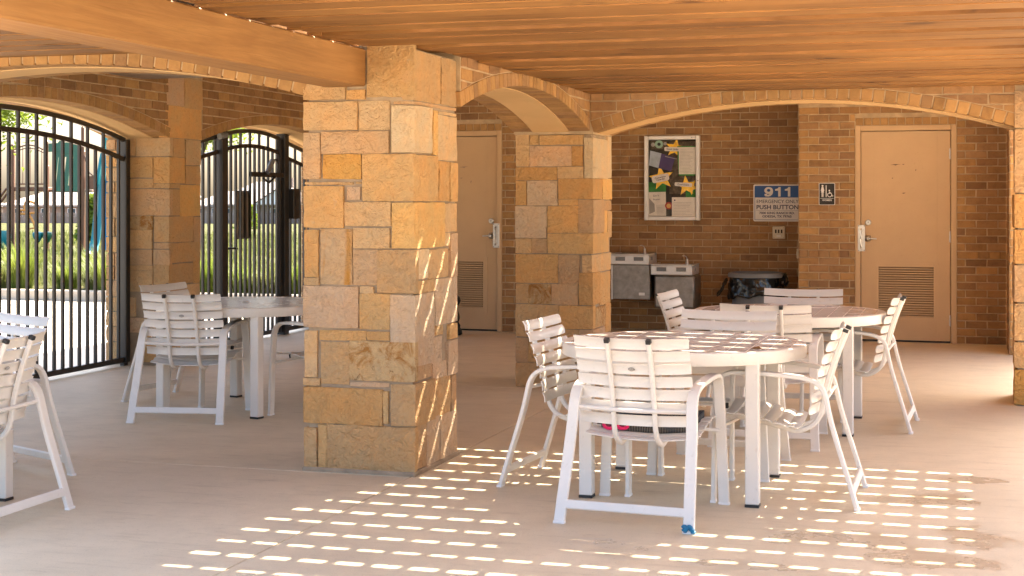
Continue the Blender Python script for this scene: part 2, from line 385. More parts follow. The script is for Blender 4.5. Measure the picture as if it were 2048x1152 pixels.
P1R= [(7.233,7.638,1.937,2.19),(7.67,7.91,1.941,2.191),(7.518,7.592,1.663,1.896,'Y'),(7.607,7.91,1.637,1.876),(7.613,7.91,1.884,1.9),(7.247,7.596,1.417,1.652),(7.613,7.777,1.416,1.628),(7.799,7.921,1.415,1.625),(7.717,7.917,1.247,1.4),(7.706,7.793,1.174,1.238),(7.808,7.917,0.997,1.234),(7.266,7.449,1.012,1.161,'l'),(7.469,7.777,1.003,1.153),(7.26,7.547,0.937,0.998),(7.559,7.917,0.748,0.992,'p'),(7.537,7.674,0.696,0.747,'x'),(7.777,7.914,0.655,0.736),(7.256,7.674,0.55,0.685,'p'),(7.256,7.502,0.486,0.555),(7.525,7.74,0.464,0.546,'p'),(7.755,7.914,0.46,0.645,'p'),(7.549,7.809,0.25,0.462),(7.824,7.909,0.255,0.451),(7.277,7.415,0.026,0.265),(7.429,7.619,0.024,0.262,'p'),(7.634,7.902,0.015,0.255,'p')]
P2F= [(-3.26,-3.159,1.677,1.914),(-3.152,-3.082,1.839,1.91),(-3.069,-2.732,1.839,1.907),(-3.151,-2.828,1.675,1.826),(-2.821,-2.734,1.677,1.824,'y'),(-3.26,-2.937,1.573,1.666,'y'),(-2.929,-2.734,1.586,1.668),(-3.262,-3.175,1.383,1.563),(-3.168,-2.937,1.38,1.563,'p'),(-2.924,-2.775,1.381,1.423),(-3.262,-3.021,1.134,1.372,'p'),(-3.009,-2.773,1.175,1.373),(-3.26,-3.137,1.02,1.125),(-3.13,-3.017,1.022,1.126),(-3.26,-2.933,0.794,1.008),(-2.922,-2.766,0.79,1.006),(-3.26,-3.163,0.637,0.784),(-3.158,-2.983,0.635,0.781,'x'),(-2.978,-2.775,0.633,0.784),(-3.26,-2.925,0.385,0.627),(-3.26,-3.163,0.191,0.371),(-3.156,-2.896,0.195,0.376),(-3.26,-2.95,0.005,0.184),(-2.914,-2.766,0.392,0.442)]
P2C= [(-2.725,11.414,1.586,1.885,'l'),(-2.924,11.238,1.43,1.579,'y'),(-2.768,11.282,1.173,1.42),(-3.006,11.446,1.019,1.165),(-2.741,11.555,0.876,1.004),(-2.763,11.166,0.634,0.871),(-2.914,11.008,0.452,0.624),(-2.758,11.324,0.395,0.443),(-2.888,11.299,0.203,0.382),(-2.942,11.555,0.021,0.191)]
P2R= [(11.437,11.564,1.594,1.931,'l'),(11.26,11.564,1.427,1.582,'Y'),(11.304,11.55,1.344,1.415),(11.304,11.414,1.137,1.336,'Y'),(11.437,11.573,1.128,1.333),(11.194,11.545,0.614,0.859),(11.026,11.348,0.456,0.604,'x'),(11.377,11.555,0.394,0.608),(11.348,11.555,0.155,0.384)]
PFF= [(-6.876,-6.66,1.615,1.786),(-6.888,-6.66,1.525,1.6),(-6.882,-6.829,1.806,1.947),(-6.879,-6.659,1.166,1.28,'x'),(-6.887,-6.667,1.004,1.159),(-6.887,-6.667,0.865,0.99),(-6.887,-6.659,0.815,0.856),(-6.887,-6.662,0.634,0.809),(-6.887,-6.826,0.416,0.578),(-6.879,-6.78,0.282,0.404)]
PFC= [(-6.818,11.476,1.799,1.95),(-6.648,11.696,1.566,1.785),(-6.648,11.61,1.524,1.558),(-6.888,11.449,1.289,1.51),(-6.644,11.847,1.059,1.274),(-6.644,11.445,1.006,1.05),(-6.652,11.445,0.867,0.992),(-6.647,11.853,0.697,0.865),(-6.644,11.7,0.583,0.688)]
PFS= [(11.388,11.678,2.237,2.483),(11.7,12.016,2.224,2.48),(11.377,12.004,1.957,2.229),(11.498,11.696,1.792,1.948),(11.723,11.985,1.73,1.946),(11.723,11.914,1.561,1.716),(11.921,11.992,1.557,1.719),(11.465,11.621,1.289,1.51),(11.637,11.985,1.281,1.55,'Y'),(11.867,11.972,1.048,1.269),(11.463,11.972,0.883,1.046),(11.872,11.972,0.688,0.882),(11.733,11.972,0.561,0.678)]
def pillar(name, label, x0, x1, y0, y1, h):
    o = MB().box(x0+.014, x1-.014, y0+.014, y1-.014, -.02, h).build(name, M['mortar'])
    return tag(o, label, 'pillar')
def fstone(root, t, y, dep=.07):
    stone(root, t[0], t[1], y+rng.uniform(-.006, .004), y+dep, t[2], t[3], t[4] if len(t) > 4 else None)
p1 = pillar('stone_pillar', 'nearest tan sandstone pillar, big, holding the end of the timber beam', -3.31, -2.70, 7.23, 7.92, 2.2)
for t in P1F:
    if t[0] < -3.3: stone(p1, -3.316+rng.uniform(-.003, .003), t[1], 7.23+rng.uniform(-.006, .004), 7.23+rng.uniform(.2, .45), t[2], t[3], t[4] if len(t) > 4 else None)
    else: fstone(p1, t, 7.23)
for t in P1C: stone(p1, t[0], -2.70+rng.uniform(-.004, .006), 7.23+rng.uniform(-.006, .002), max(t[1], 7.275), t[2], t[3], t[4] if len(t) > 4 else None)
for t in P1R: stone(p1, -2.77, -2.70+rng.uniform(-.005, .005), t[0], t[1], t[2], t[3], t[4] if len(t) > 4 else None)
for t in ashlar(7.66, 7.915, .03, 1.9, random.Random(4)): stone(p1, -3.315, -3.25, t[0], t[1], t[2], t[3])
base = MB().box(-3.325, -2.69, 7.215, 7.93, -.02, .022, .008)
base.build('mortar_base', M['mortar'], p1)
p2 = pillar('stone_pillar', 'second tan sandstone pillar, carrying two brick arches behind the left white chair', -3.27, -2.66, 10.93, 11.57, 1.912)
for t in P2F: fstone(p2, t, 10.93)
for t in P2C: stone(p2, t[0], -2.66+rng.uniform(-.004, .006), 10.93+rng.uniform(-.006, .002), max(t[1], 10.99), t[2], t[3], t[4] if len(t) > 4 else None)
for t in P2R: stone(p2, -2.73, -2.66+rng.uniform(-.005, .005), t[0], t[1], t[2], t[3], t[4] if len(t) > 4 else None)
p3 = pillar('stone_pillar', 'sandstone pillar cut off by the right edge of the view', .345, .96, 10.93, 11.55, 2.2)
zs = [2.18, 1.915, 1.465, 1.22, .975, .71, .445, .255, .0]
for a, b in zip(zs[1:], zs[:-1]):
    w = rng.uniform(.22, .42); stone(p3, .34, .34+w, 10.92, 10.93+rng.choice((.22, .35, .6)), a+.008, b-.008, rng.choice((None, 'y', 'o', None)))
    stone(p3, .355+w, .955, 10.925, 11.0, a+.008, b-.008)
pf = pillar('stone_pillar', 'sandstone pillar at the far left between the two iron fences', -7.12, -6.5, 11.43, 12.01, 2.49)
for t in PFF: fstone(pf, t, 11.43)
for t in PFC: stone(pf, t[0], -6.5+rng.uniform(-.004, .006), 11.43, max(t[1], 11.48), t[2], t[3], t[4] if len(t) > 4 else None)
for t in PFS: stone(pf, -6.57, -6.5+rng.uniform(-.005, .005), t[0], t[1], t[2], t[3], t[4] if len(t) > 4 else None)
for t in ashlar(-7.11, -6.90, .03, 1.94, random.Random(9)): stone(pf, t[0], t[1], 11.425, 11.50, t[2], t[3])
for t in ashlar(-6.78, -6.51, .03, .40, random.Random(3)): stone(pf, t[0], t[1], 11.425, 11.50, t[2], t[3])
for t in ashlar(11.5, 12.0, .03, .55, random.Random(5)): stone(pf, -6.57, -6.495, t[0], t[1], t[2], t[3])

# ------------------------------------------------------------------ bricks
BW, BH = .2032, .0762
PAL = [(.330, .188, .086), (.310, .174, .080), (.345, .198, .092), (.295, .164, .077), (.355, .206, .098), (.320, .184, .086), (.335, .186, .079), (.250, .140, .069)]
ORANGE = [(.40, .225, .090), (.37, .21, .085), (.42, .245, .10)]
def brick_mesh(w, h, seed):
    r = random.Random(seed); b = MB(); j = lambda: r.uniform(-.0022, .0022)
    a, c, k = w/2, h/2, .004
    v = [(-a+j(), .02, -c+j()), (a+j(), .02, -c+j()), (a+j(), .02, c+j()), (-a+j(), .02, c+j())]
    v += [(x, -.004, z) for x, _, z in v]
    v += [(x-math.copysign(k, x), -.0075+j()*.6, z-math.copysign(k, z)) for x, _, z in v[:4]]
    f = [(8, 9, 10, 11)]
    for q in range(4): n = (q+1) % 4; f += [(q, n, 4+n, 4+q), (4+q, 4+n, 8+n, 8+q)]
    return mesh('brick', v, f, M['brick'])
FULL = [brick_mesh(BW-.0105, BH-.0105, i) for i in range(6)]
HALF = [brick_mesh(BW/2-.0105, BH-.0105, 20+i) for i in range(4)]
def brick_face(root, facing, plane, s0, s1, z0, z1, holes=(), arcs=(), jambs=(), phase=0.0, bias=1.0, limit=300, band=None):
    """running bond on a wall face. facing 'front' (-y) or 'right' (+x); arcs = (centre, half span, spring, rise, ring)"""
    rot = 0 if facing == 'front' else math.pi/2
    def W(s, z, d=0): return (s, plane-d, z) if facing == 'front' else (plane+d, s, z)
    items = []
    def low(s):
        zz = z0
        for (c, hs, sp, ri, ring) in arcs:
            if abs(s-c) < hs+ring*.6:
                rr = (hs*hs+ri*ri)/(2*ri); q = (rr+ring)**2-(s-c)**2
                zz = max(zz, sp+ri-rr+math.sqrt(max(0, q)))
            
        return zz
    nrow = int((z1-z0)/BH+.5)
    for r_ in range(nrow):
        za, zb = z0+r_*BH+.005, z0+(r_+1)*BH-.005
        off = (BW/2 if r_ % 2 else 0)+phase
        segs = [(s0, s1)]
        for (h0, h1, hz0, hz1) in holes:
            if zb > hz0+.01 and za < hz1-.01:
                new = []
                for a, b in segs:
                    if h0 > a: new.append((a, min(b, h0)))
                    if h1 < b: new.append((max(a, h1), b))
                segs = [q for q in new if q[1]-q[0] > .02]
        for a, b in segs:
            s = s0-BW*2+off; 
            while s < b:
                e = s+BW; l, rr_ = max(s, a), min(e, b); s = e
                if rr_-l < .025: continue
                items.append((l+.005, rr_-.005, za, zb))
    out = []
    for (l, r2, za, zb) in items:
        zl, zm, zr = low(l), low((l+r2)/2), low(r2)
        mx, mn = max(zl, zm, zr), min(zl, zm, zr)
        if mn > zb-.008: continue
        out.append((l, r2, za, zb, mx > za+.002))
    out.sort(key=lambda q: -(q[1]-q[0])*(q[3]-q[2]))
    rest = MB()
    for n_, (l, r2, za, zb, cut) in enumerate(out):
        w = r2-l
        near = any(abs(l-j) < .03 or abs(r2-j) < .03 for j in jambs)
        cl = rng.choice(ORANGE) if (near and rng.random() < .75) or rng.random() < .05 else rng.choice(PAL)
        kk = bias*rng.uniform(.84, 1.12); cl = [x*kk for x in cl]
        if n_ >= limit:
            k = len(rest.v); rest.prism([(l, za), (r2, za), (r2, zb), (l, zb)], W, -.02, .006); continue
        if cut:
            bot = [(l+(r2-l)*q/5, max(za, low(l+(r2-l)*q/5)+.004)) for q in range(6)]
            if max(zb-p[1] for p in bot) < .008: continue
            poly = [(s, min(z, zb-.001)) for s, z in bot]+[(r2, zb), (l, zb)]
            o = MB().prism(poly, W, -.02, .006).build('brick', M['brick'], root, color=cl)
        else:
            full = w > BW-.02; me = rng.choice(FULL if full else HALF)
            o = link('brick', me, root, cl); o.location = W((l+r2)/2, (za+zb)/2); o.rotation_euler = (0, 0, rot)
            if not full: o.scale = (w/(BW/2-.0105), 1, 1)
    if rest.v: tag(rest.build('brick_field', M['brick'], root, color=PAL[0]), kind='stuff')
RING = {}
def ring(root, facing, plane, c, hs, sp, ri, depth=.15, h=.088, pitch=.083, bias=1.0, inner=-1):
    rr = (hs*hs+ri*ri)/(2*ri); zc = sp+ri-rr; th = math.asin(hs/rr); n = int(round(2*th*rr/pitch))
    key = (round(rr, 3), depth, h)
    if key not in RING:
        a = .5*(2*th/n)-.0045/rr; q = []
        for d in (-depth, .001, .006):
            e = 0 if d < .004 else .003
            for ang, rad_ in ((-a+e/rr, rr+.002+e), (a-e/rr, rr+.002+e), (a-e/rr, rr+h-e), (-a+e/rr, rr+h-e)): q.append((rad_*math.sin(ang), -d, rad_*math.cos(ang)-rr))
        f = [(8, 9, 10, 11), (3, 2, 1, 0)]
        for i in range(4):
            j = (i+1) % 4; f += [(i, j, 4+j, 4+i), (4+i, 4+j, 8+j, 8+i)]
        RING[key] = mesh('arch_brick', q, f, M['brick'])
    for i in range(n):
        ang = -th+(i+.5)*2*th/n
        s, z = c+rr*math.sin(ang), zc+rr*math.cos(ang)
        kk = bias*rng.uniform(.82, 1.08); o = link('arch_brick', RING[key], root, [x*kk for x in rng.choice(ORANGE+[PAL[4]])])
        if facing == 'front': o.location = (s, plane, z); o.rotation_euler = (0, ang, 0)
        elif facing == 'back': o.location = (s, plane, z); o.rotation_euler = (0, -ang, math.pi) 
        elif facing == 'right': o.location = (plane, s, z); o.rotation_euler = Matrix.Rotation(math.pi/2, 3, 'Z').__matmul__(Matrix.Rotation(ang, 3, 'Y')).to_euler()
        else: o.location = (plane, s, z); o.rotation_euler = Matrix.Rotation(-math.pi/2, 3, 'Z').__matmul__(Matrix.Rotation(-ang, 3, 'Y')).to_euler()
def arch_wall(label, axis, p0, p1, s0, s1, top, arches, zbot):
    """wall body between planes p0..p1 across the other axis, with segmental arches (centre, half span, spring, rise)"""
    W = (lambda s, z, d: (s, d, z)) if axis == 'x' else (lambda s, z, d: (d, s, z))
    b = MB()
    edges = [s0]; N = 24
    pts = []
    for (c, hs, sp, ri) in sorted(arches):
        rr = (hs*hs+ri*ri)/(2*ri)+.012; zc = sp+ri+.012-rr; th = math.asin(min(1, hs/rr))
        arc = [(c+rr*math.sin(-th+2*th*i/N), zc+rr*math.cos(-th+2*th*i/N)) for i in range(N+1)]
        pts.append(arc)
    cur = s0
    for arc in pts:
        if arc[0][0] > cur+.001: b.prism([(cur, zbot), (arc[0][0], zbot), (arc[0][0], top), (cur, top)], W, p0, p1)
        for q in range(N): b.prism([arc[q], arc[q+1], (arc[q+1][0], top), (arc[q][0], top)], W, p0, p1)
        cur = arc[-1][0]
    if s1 > cur+.001: b.prism([(cur, zbot), (s1, zbot), (s1, top), (cur, top)], W, p0, p1)
    root = b.build('brick_wall', M['brickmortar']); tag(root, label, 'wall', kind='thing')
    for (c, hs, sp, ri) in arches:
        rr = (hs*hs+ri*ri)/(2*ri); zc = sp+ri-rr; th = math.asin(min(1, hs/rr)); sb = MB(); N2 = 40
        a = [(c+rr*math.sin(-th+2*th*i/N2), zc+rr*math.cos(-th+2*th*i/N2)) for i in range(N2+1)]
        poly = []
        for q in range(N2):
            (x0, z0), (x1, z1) = a[q], a[q+1]
            sb.prism([(x0, z0-.002), (x1, z1-.002), (x1, z1+.02), (x0, z0+.02)], W, p0+.155, p1-.155)
        sb.build('soffit', M['stucco'], root)
    return root
AB = (9.425, 1.505, 1.935, .212); AA = (-1.155, 1.50, 1.925, .222); AC = (-4.905, 1.595, 1.965, .205)
AD = (9.66, 1.78, 1.95, .22); AE = (13.70, 1.69, 1.95, .215)
wb = arch_wall('brick wall over the small arch between the two sandstone pillars', 'y', -3.28, -2.685, 7.92, 10.93, 2.43, [AB], 1.93)
ring(wb, 'right', -2.685, *AB); ring(wb, 'left', -3.28, *AB)
brick_face(wb, 'right', -2.685, 7.925, 10.925, 1.935, 2.24, arcs=[AB+(.09,)], bias=1.1)
wa = arch_wall('brick wall over the wide arch in front of the women restroom door', 'x', 10.93, 11.55, -3.27, .95, 2.43, [AA], 1.915)
ring(wa, 'front', 10.93, *AA); ring(wa, 'back', 11.55, *AA)
brick_face(wa, 'front', 10.93, -2.68, .345, 1.93, 2.24, arcs=[AA+(.09,)], bias=1.1)
wc = arch_wall('brick wall over the arch left of the nearest pillar, under the boards', 'x', 7.23, 7.83, -7.1, -3.31, 2.43, [AC], 1.96)
ring(wc, 'front', 7.23, *AC); ring(wc, 'back', 7.83, *AC)
brick_face(wc, 'front', 7.23, -6.5, -3.32, 1.96, 2.24, arcs=[AC+(.09,)], bias=1.1)
wd = arch_wall('brick wall over both fenced arches on the far left side', 'y', -7.1, -6.505, 6.9, 15.45, 2.75, [AD, AE], 1.95)
ring(wd, 'right', -6.505, *AD); ring(wd, 'right', -6.505, *AE); ring(wd, 'left', -7.1, *AD, bias=1); ring(wd, 'left', -7.1, *AE, bias=1)
brick_face(wd, 'right', -6.505, 8.2, 11.42, 1.95, 2.56, arcs=[AD+(.09,)]); brick_face(wd, 'right', -6.505, 12.02, 15.44, 1.95, 2.56, arcs=[AE+(.09,)])
MB().box(-7.1, -6.505, 6.9, 7.87, -.02, 1.95).build('pier_core', M['mortar'], wd)
MB().box(-7.1, -6.505, 15.4, 15.5, -.02, 1.96).build('pier_core', M['brickmortar'], wd)
brick_face(wd, 'front', 15.4, -7.1, -6.51, .0, 1.95)
# wall with the left restroom door, wall with the women restroom door, drinking fountain alcove, right-hand brick pier
def door_wall(label, x0, x1, d, y0, y1, top):
    b = MB(); b.box(x0, d[0]+.004, y0, y1, -.02, top).box(d[1]-.004, x1, y0, y1, -.02, top).box(d[0]+.0045, d[1]-.0045, y0, y1, 2.163, top).box(d[0]+.0045, d[1]-.0045, y0+.14, y1, -.02, 2.162)
    return tag(b.build('brick_wall', M['brickmortar']), label, 'wall', kind='thing')
def plain_wall(label, x0, x1, y0, y1, top): return tag(MB().box(x0, x1, y0, y1, -.02, top).build('brick_wall', M['brickmortar']), label, 'wall', kind='thing')
D2 = (-5.74, -4.765); DW = (-1.043, -.066)
w2 = door_wall('dim brick wall around the left restroom door, behind the second pillar', -7.1, -3.85, D2, 15.457, 16.3, 2.75)
brick_face(w2, 'right', -3.85, 15.47, 16.19, .0, 2.5)
brick_face(w2, 'front', 15.457, -6.495, -3.86, .0, 2.5, holes=[(D2[0], D2[1], 0, 2.246)], jambs=[D2[1]], phase=.04)
ww = door_wall('brick wall around the women restroom door', -1.607, .42, DW, 15.457, 16.9, 2.75)
brick_face(ww, 'front', 15.457, -1.607, .41, .0, 2.36, holes=[(DW[0], DW[1], 0, 2.246)], jambs=[-1.607, DW[0], DW[1]])
MB().box(-1.609, -1.600, 15.47, 16.2, 0, 2.7).build('return_face', M['brickmortar'], ww)
wal = plain_wall('dark brick alcove wall behind the drinking fountains and trash can', -3.85, -1.607, 16.207, 16.9, 2.75)
brick_face(wal, 'front', 16.207, -3.80, -1.615, .0, 2.5, phase=.07)
for w_, d in ((w2, D2), (ww, DW)):
    n = 12
    for i in range(n):
        s0 = d[0]+(d[1]-d[0])*i/n
        o = MB().box(s0+.005, s0+(d[1]-d[0])/n-.005, 15.449, 15.48, 2.172, 2.243, .003).build('lintel_brick', M['brick'], w_, color=rng.choice(ORANGE))
wr = plain_wall('narrow brick pier end beside the right sandstone pillar', .405, 1.0, 14.47, 15.44, 2.75)
brick_face(wr, 'front', 14.47, .405, 1.0, .0, 2.44, bias=1.2, jambs=[.405])
for i in range(32):
    z = i*BH
    for y in ([14.48, 14.68, 14.88, 15.08] if i % 2 else [14.48, 14.58, 14.78, 14.98]):
        MB().box(.398, .41, y+.005, y+.19, z+.005, z+BH-.005, .002).build('brick', M['brick'], wr, color=[x*1.1 for x in rng.choice(PAL)])
for x0, x1, y, w_ in ((-1.607, DW[0]-.005, 15.457, ww), (DW[1]+.005, .41, 15.457, ww), (.400, .99, 14.47, wr)):
    s = x0
    while s < x1-.04:
        e = min(x1, s+.1016); MB().box(s+.005, e-.005, y-.016, y+.02, .842, .908, .003).build('band_brick', M['brick'], w_, color=rng.choice(PAL+ORANGE)); s = e

# ------------------------------------------------------------------ roofs, pergola boards, beams
roof = MB().box(-7.4, 1.3, 11.0, 20.0, 2.76, 3.45).box(-7.6, -3.0, 5.95, 11.0, 2.42, 2.62).build('roof', M['roof']); tag(roof, kind='structure')
MB().box(-6.5, -3.28, 7.9, 15.4, 2.68, 2.70).box(-3.28, .95, 11.5, 16.2, 2.68, 2.70).build('ceiling', M['stucco'])['kind'] = 'structure'
def beam(label, x0, x1, y0, y1, z0, z1):
    o = MB().box(x0, x1, y0, y1, z0, z1, .008).build('timber_beam', M['beam']); return tag(o, label, 'beam')
beam('big rough timber beam resting on the nearest pillar', -3.19, -2.965, 3.6, 7.225, 2.008, 2.203)
beam('timber beam just outside the view to the right', .545, .76, 3.6, 10.9, 2.008, 2.203)
perg = empty('pergola_ceiling', (0, 6, 2.2)); tag(perg, 'stained wooden slatted ceiling over the tables', 'ceiling', kind='thing')
PITCH = .224; GAP = .043; Y0 = 7.045
yc = Y0-PITCH*22
n = 0
while yc < 10.95:
    a, b = yc+GAP/2, yc+PITCH-GAP/2
    if b > 10.925: b = 10.925
    if b-a > .03 and a > 3.9:
        for (x0, x1) in ((-2.99, .62), (.64, 2.0), (-6.9, -3.0)):
            lim = 7.225 if x0 <= -3 else 10.925
            if a > lim-.02 or (x0 <= -3 and a < 5.9): continue
            z = 2.206+rng.choice((0, .003, .007, .011))+rng.uniform(0, .001)
            if x0 == -2.99 and b > 7.5: x0 = -2.672
            o = MB().box(x0+rng.uniform(0, .01), x1, a+rng.uniform(-.002, .002), min(b, lim)+rng.uniform(-.002, .002), z, z+.024, .002).build('board', M['board'])
            o.parent = perg; o.matrix_parent_inverse = Matrix.Translation((0, -6, -2.2))
    if 3.9 < yc < 7.2:
        MB().box(-2.989, -2.93, yc-GAP/2+.0035, yc+GAP/2-.030, 2.2065, 2.2285).build('streak_shim', M['board'], perg).matrix_parent_inverse = Matrix.Translation((0, -6, -2.2))  # unseen pieces added in the gaps to thin the sun streaks on the beam
    yc += PITCH
for k in range(1, 28):
    x = -2.456-.0195+.155*k
    w = .047
    if x > .50 and x < .80: continue
    o = MB().box(x-w/2, x+w/2, 3.9, 10.92, 2.243, 2.267).build('lath', M['board'], perg); o.matrix_parent_inverse = Matrix.Translation((0, -6, -2.2))
for a, b in ((-2.949, -2.462), (.565, .785)):
    o = MB().box(a, b, 3.9, 10.92, 2.269 if a > 0 else 2.243, 2.295 if a > 0 else 2.267).build('sun_block_board', M['board'], perg); o.matrix_parent_inverse = Matrix.Translation((0, -6, -2.2))  # unseen boards added above the slats to block sun from strips of floor

# ------------------------------------------------------------------ patio chairs
RAIL = [(-.262, .80), (-.250, .768), (-.226, .708), (-.202, .638), (-.180, .563), (-.166, .503), (-.158, .453), (-.149, .413), (-.132, .377), (-.100, .346), (-.050, .325), (-.004, .328), (.095, .353), (.19, .372), (.26, .380), (.305, .374)]
SIDE = [(-.33, .0), (-.29, .134), (-.248, .268), (-.213, .387), (-.192, .480), (-.184, .515), (-.170, .547), (-.146, .572), (-.110, .588), (-.070, .597), (-.02, .602), (.07, .608), (.166, .612), (.235, .611), (.275, .602), (.303, .58), (.318, .545), (.324, .50), (.328, .25), (.33, .0)]
def along(path, dist):
    acc = 0
    for (a, b), (c, d) in zip(path[:-1], path[1:]):
        l = math.hypot(c-a, d-b)
        if acc+l >= dist: k = (dist-acc)/l; return (a+(c-a)*k, b+(d-b)*k), ((c-a)/l, (d-b)/l)
        acc += l
    return path[-1], ((path[-1][0]-path[-2][0]), (path[-1][1]-path[-2][1]))
def slat_mesh(name, center, tang, w, half, bow, side):
    """slat across x: centre (y, z), tangent along the rail, normal pointing to the sitter"""
    ty, tz = tang; l = math.hypot(ty, tz); ty /= l; tz /= l; ny, nz = -tz*side, ty*side
    nx_, nw = 10, 4; top = []; bot = []
    for i in range(nx_+1):
        x = -half+2*half*i/nx_; lift = bow*(x/half)**2
        for j in range(nw+1):
            q = (j/nw-.5); k = .0055*(1-(2*q)**2)
            wq = w*(1-.04*(abs(x)/half > .97))
            for lst, th in ((top, .0045), (bot, -.0005)):
                o = lift+k+th
                lst.append((x, center[0]+ty*q*wq+ny*o, center[1]+tz*q*wq+nz*o))
    n = len(top); m = nw+1; f = []
    for i in range(nx_):
        for j in range(nw):
            a = i*m+j; f.append((a, a+1, a+m+1, a+m)); f.append((n+a, n+a+m, n+a+m+1, n+a+1))
    per = [j for j in range(m)]+[i*m+nw for i in range(1, nx_+1)]+[nx_*m+j for j in range(nw-1, -1, -1)]+[i*m for i in range(nx_-1, 0, -1)]
    for a, b in zip(per, per[1:]+per[:1]): f.append((a, n+a, n+b, b))
    me = mesh(name, top+bot, f, M['white'], True)
    bm = bmesh.new(); bm.from_mesh(me); bmesh.ops.recalc_face_normals(bm, faces=bm.faces); bm.to_mesh(me); bm.free()
    try: me.set_sharp_from_angle(angle=R(40))
    except Exception: pass
    return me
def smooth_path(pts, k=3):
    out = []
    P = [pts[0]]+list(pts)+[pts[-1]]
    for i in range(1, len(P)-2):
        for q in range(k):
            t = q/k; a = []
            for d in range(len(pts[0])):
                p0, p1_, p2_, p3_ = (P[i-1][d], P[i][d], P[i+1][d], P[i+2][d])
                a.append(.5*((2*p1_)+(-p0+p2_)*t+(2*p0-5*p1_+4*p2_-p3_)*t*t+(-p0+3*p1_-3*p2_+p3_)*t**3))
            out.append(tuple(a))
    return out+[tuple(pts[-1])]
RAILS = smooth_path(RAIL, 2); SIDES = smooth_path(SIDE, 2)
def make_chair():
    root = empty('patio_chair')
    W = M['white']
    for s in (-1, 1):
        b = MB().sweep([(s*(.292-.024*min(1, z/.55)), y, z) for y, z in SIDES], .050, .020, (1, 0, 0), .0035)
        fr = b.build('side_frame', W, root, True)
        for y in (-.33, .33): MB().box(s*.292-.026, s*.292+.026, y-.013, y+.013, -.001, .012, .002).build('foot', M['signwhite'], fr)
        rl = MB().sweep([(s*.095, y, z) for y, z in RAILS], .020, .024, (1, 0, 0), .005).build('rail', W, root, True)
        t0 = Vector((0, RAIL[0][0]-RAIL[1][0], RAIL[0][1]-RAIL[1][1])).normalized(); e = Vector((s*.095, RAIL[0][0], RAIL[0][1]))
        MB().sweep([e-t0*.004, e+t0*.013], .0225, .0265, (1, 0, 0), .003).build('end_cap', M['plastic'], rl)
        e = Vector((s*.095, RAIL[-1][0], RAIL[-1][1])); MB().sweep([e, e+Vector((0, .012, -.002))], .0225, .0265, (1, 0, 0), .003).build('end_cap', M['plastic'], rl)
    MB().sweep([(-.276, -.308, .082), (.276, -.308, .082)], .040, .016, (0, .28, .96), .004).build('stretcher', W, root)
    MB().sweep([(-.276, .316, .20), (.276, .316, .20)], .030, .012, (0, 0, 1), .003).build('stretcher', W, root) if False else None
    MB().tube(smooth_path([(-.268, -.188, .498), (-.18, -.182, .494), (-.095, -.180, .490), (0, -.180, .488), (.095, -.180, .490), (.18, -.182, .494), (.268, -.188, .498)], 2), .0095, 8).build('cross_rod', W, root, True)
    MB().tube([(-.322+.05, .318, .345), (-.095, .25, .366), (.095, .25, .366), (.322-.05, .318, .345)], .009, 8).build('cross_rod', W, root, True)
    d = .018
    for i in range(8):
        c, t = along(RAIL, d+i*.0602); n = Vector((-t[1], t[0]))
        if i > 7: break
        cc = (c[0]+(-t[1])*-.013*-1, c[1]+t[0]*.013)
        k = (1 if i else 1.0)
        # normal towards the sitter is +y for the back
        s = 1 if (-t[1]) > 0 else -1
        cc = (c[0]+(-t[1])*s*.0125, c[1]+t[0]*s*.0125)
        link('back_slat', slat_mesh('back_slat', cc, t, .050, .262, .026, s), root) if i < 7 else None
    total = sum(math.hypot(b[0]-a[0], b[1]-a[1]) for a, b in zip(RAIL[:-1], RAIL[1:]))
    ds = total-.024
    for i in range(6):
        c, t = along(RAIL, ds-i*.0625); 
        s = 1 if t[0] > 0 else -1
        cc = (c[0]+(-t[1])*s*.0125, c[1]+t[0]*s*.0125)
        link('seat_slat', slat_mesh('seat_slat', cc, t, .055, .262, .020, s), root)
    c, t = along(RAIL, .018+2*.0602); ax = math.atan2(t[1], t[0])
    bd = MB(); bd.lathe([(.0, 0), (.016, 0), (.0155, .0012), (0, .0014)], 20)
    bd.v = [(x*1.0, y*.55, z) for x, y, z in bd.v]
    bo = bd.build('badge', M['darksteel'], root); bo.location = (0, c[0]+.0112, c[1]+.002); bo.rotation_euler = (R(90)-(R(270)-ax)+R(0), 0, 0)
    bo.rotation_euler = Matrix(((1, 0, 0), (0, t[0]*-1, t[1]*-1), (0, t[1]*-1, t[0]))).to_euler() if False else bo.rotation_euler
    return root, bo, c, t
chair0, bo, bc, bt = make_chair()
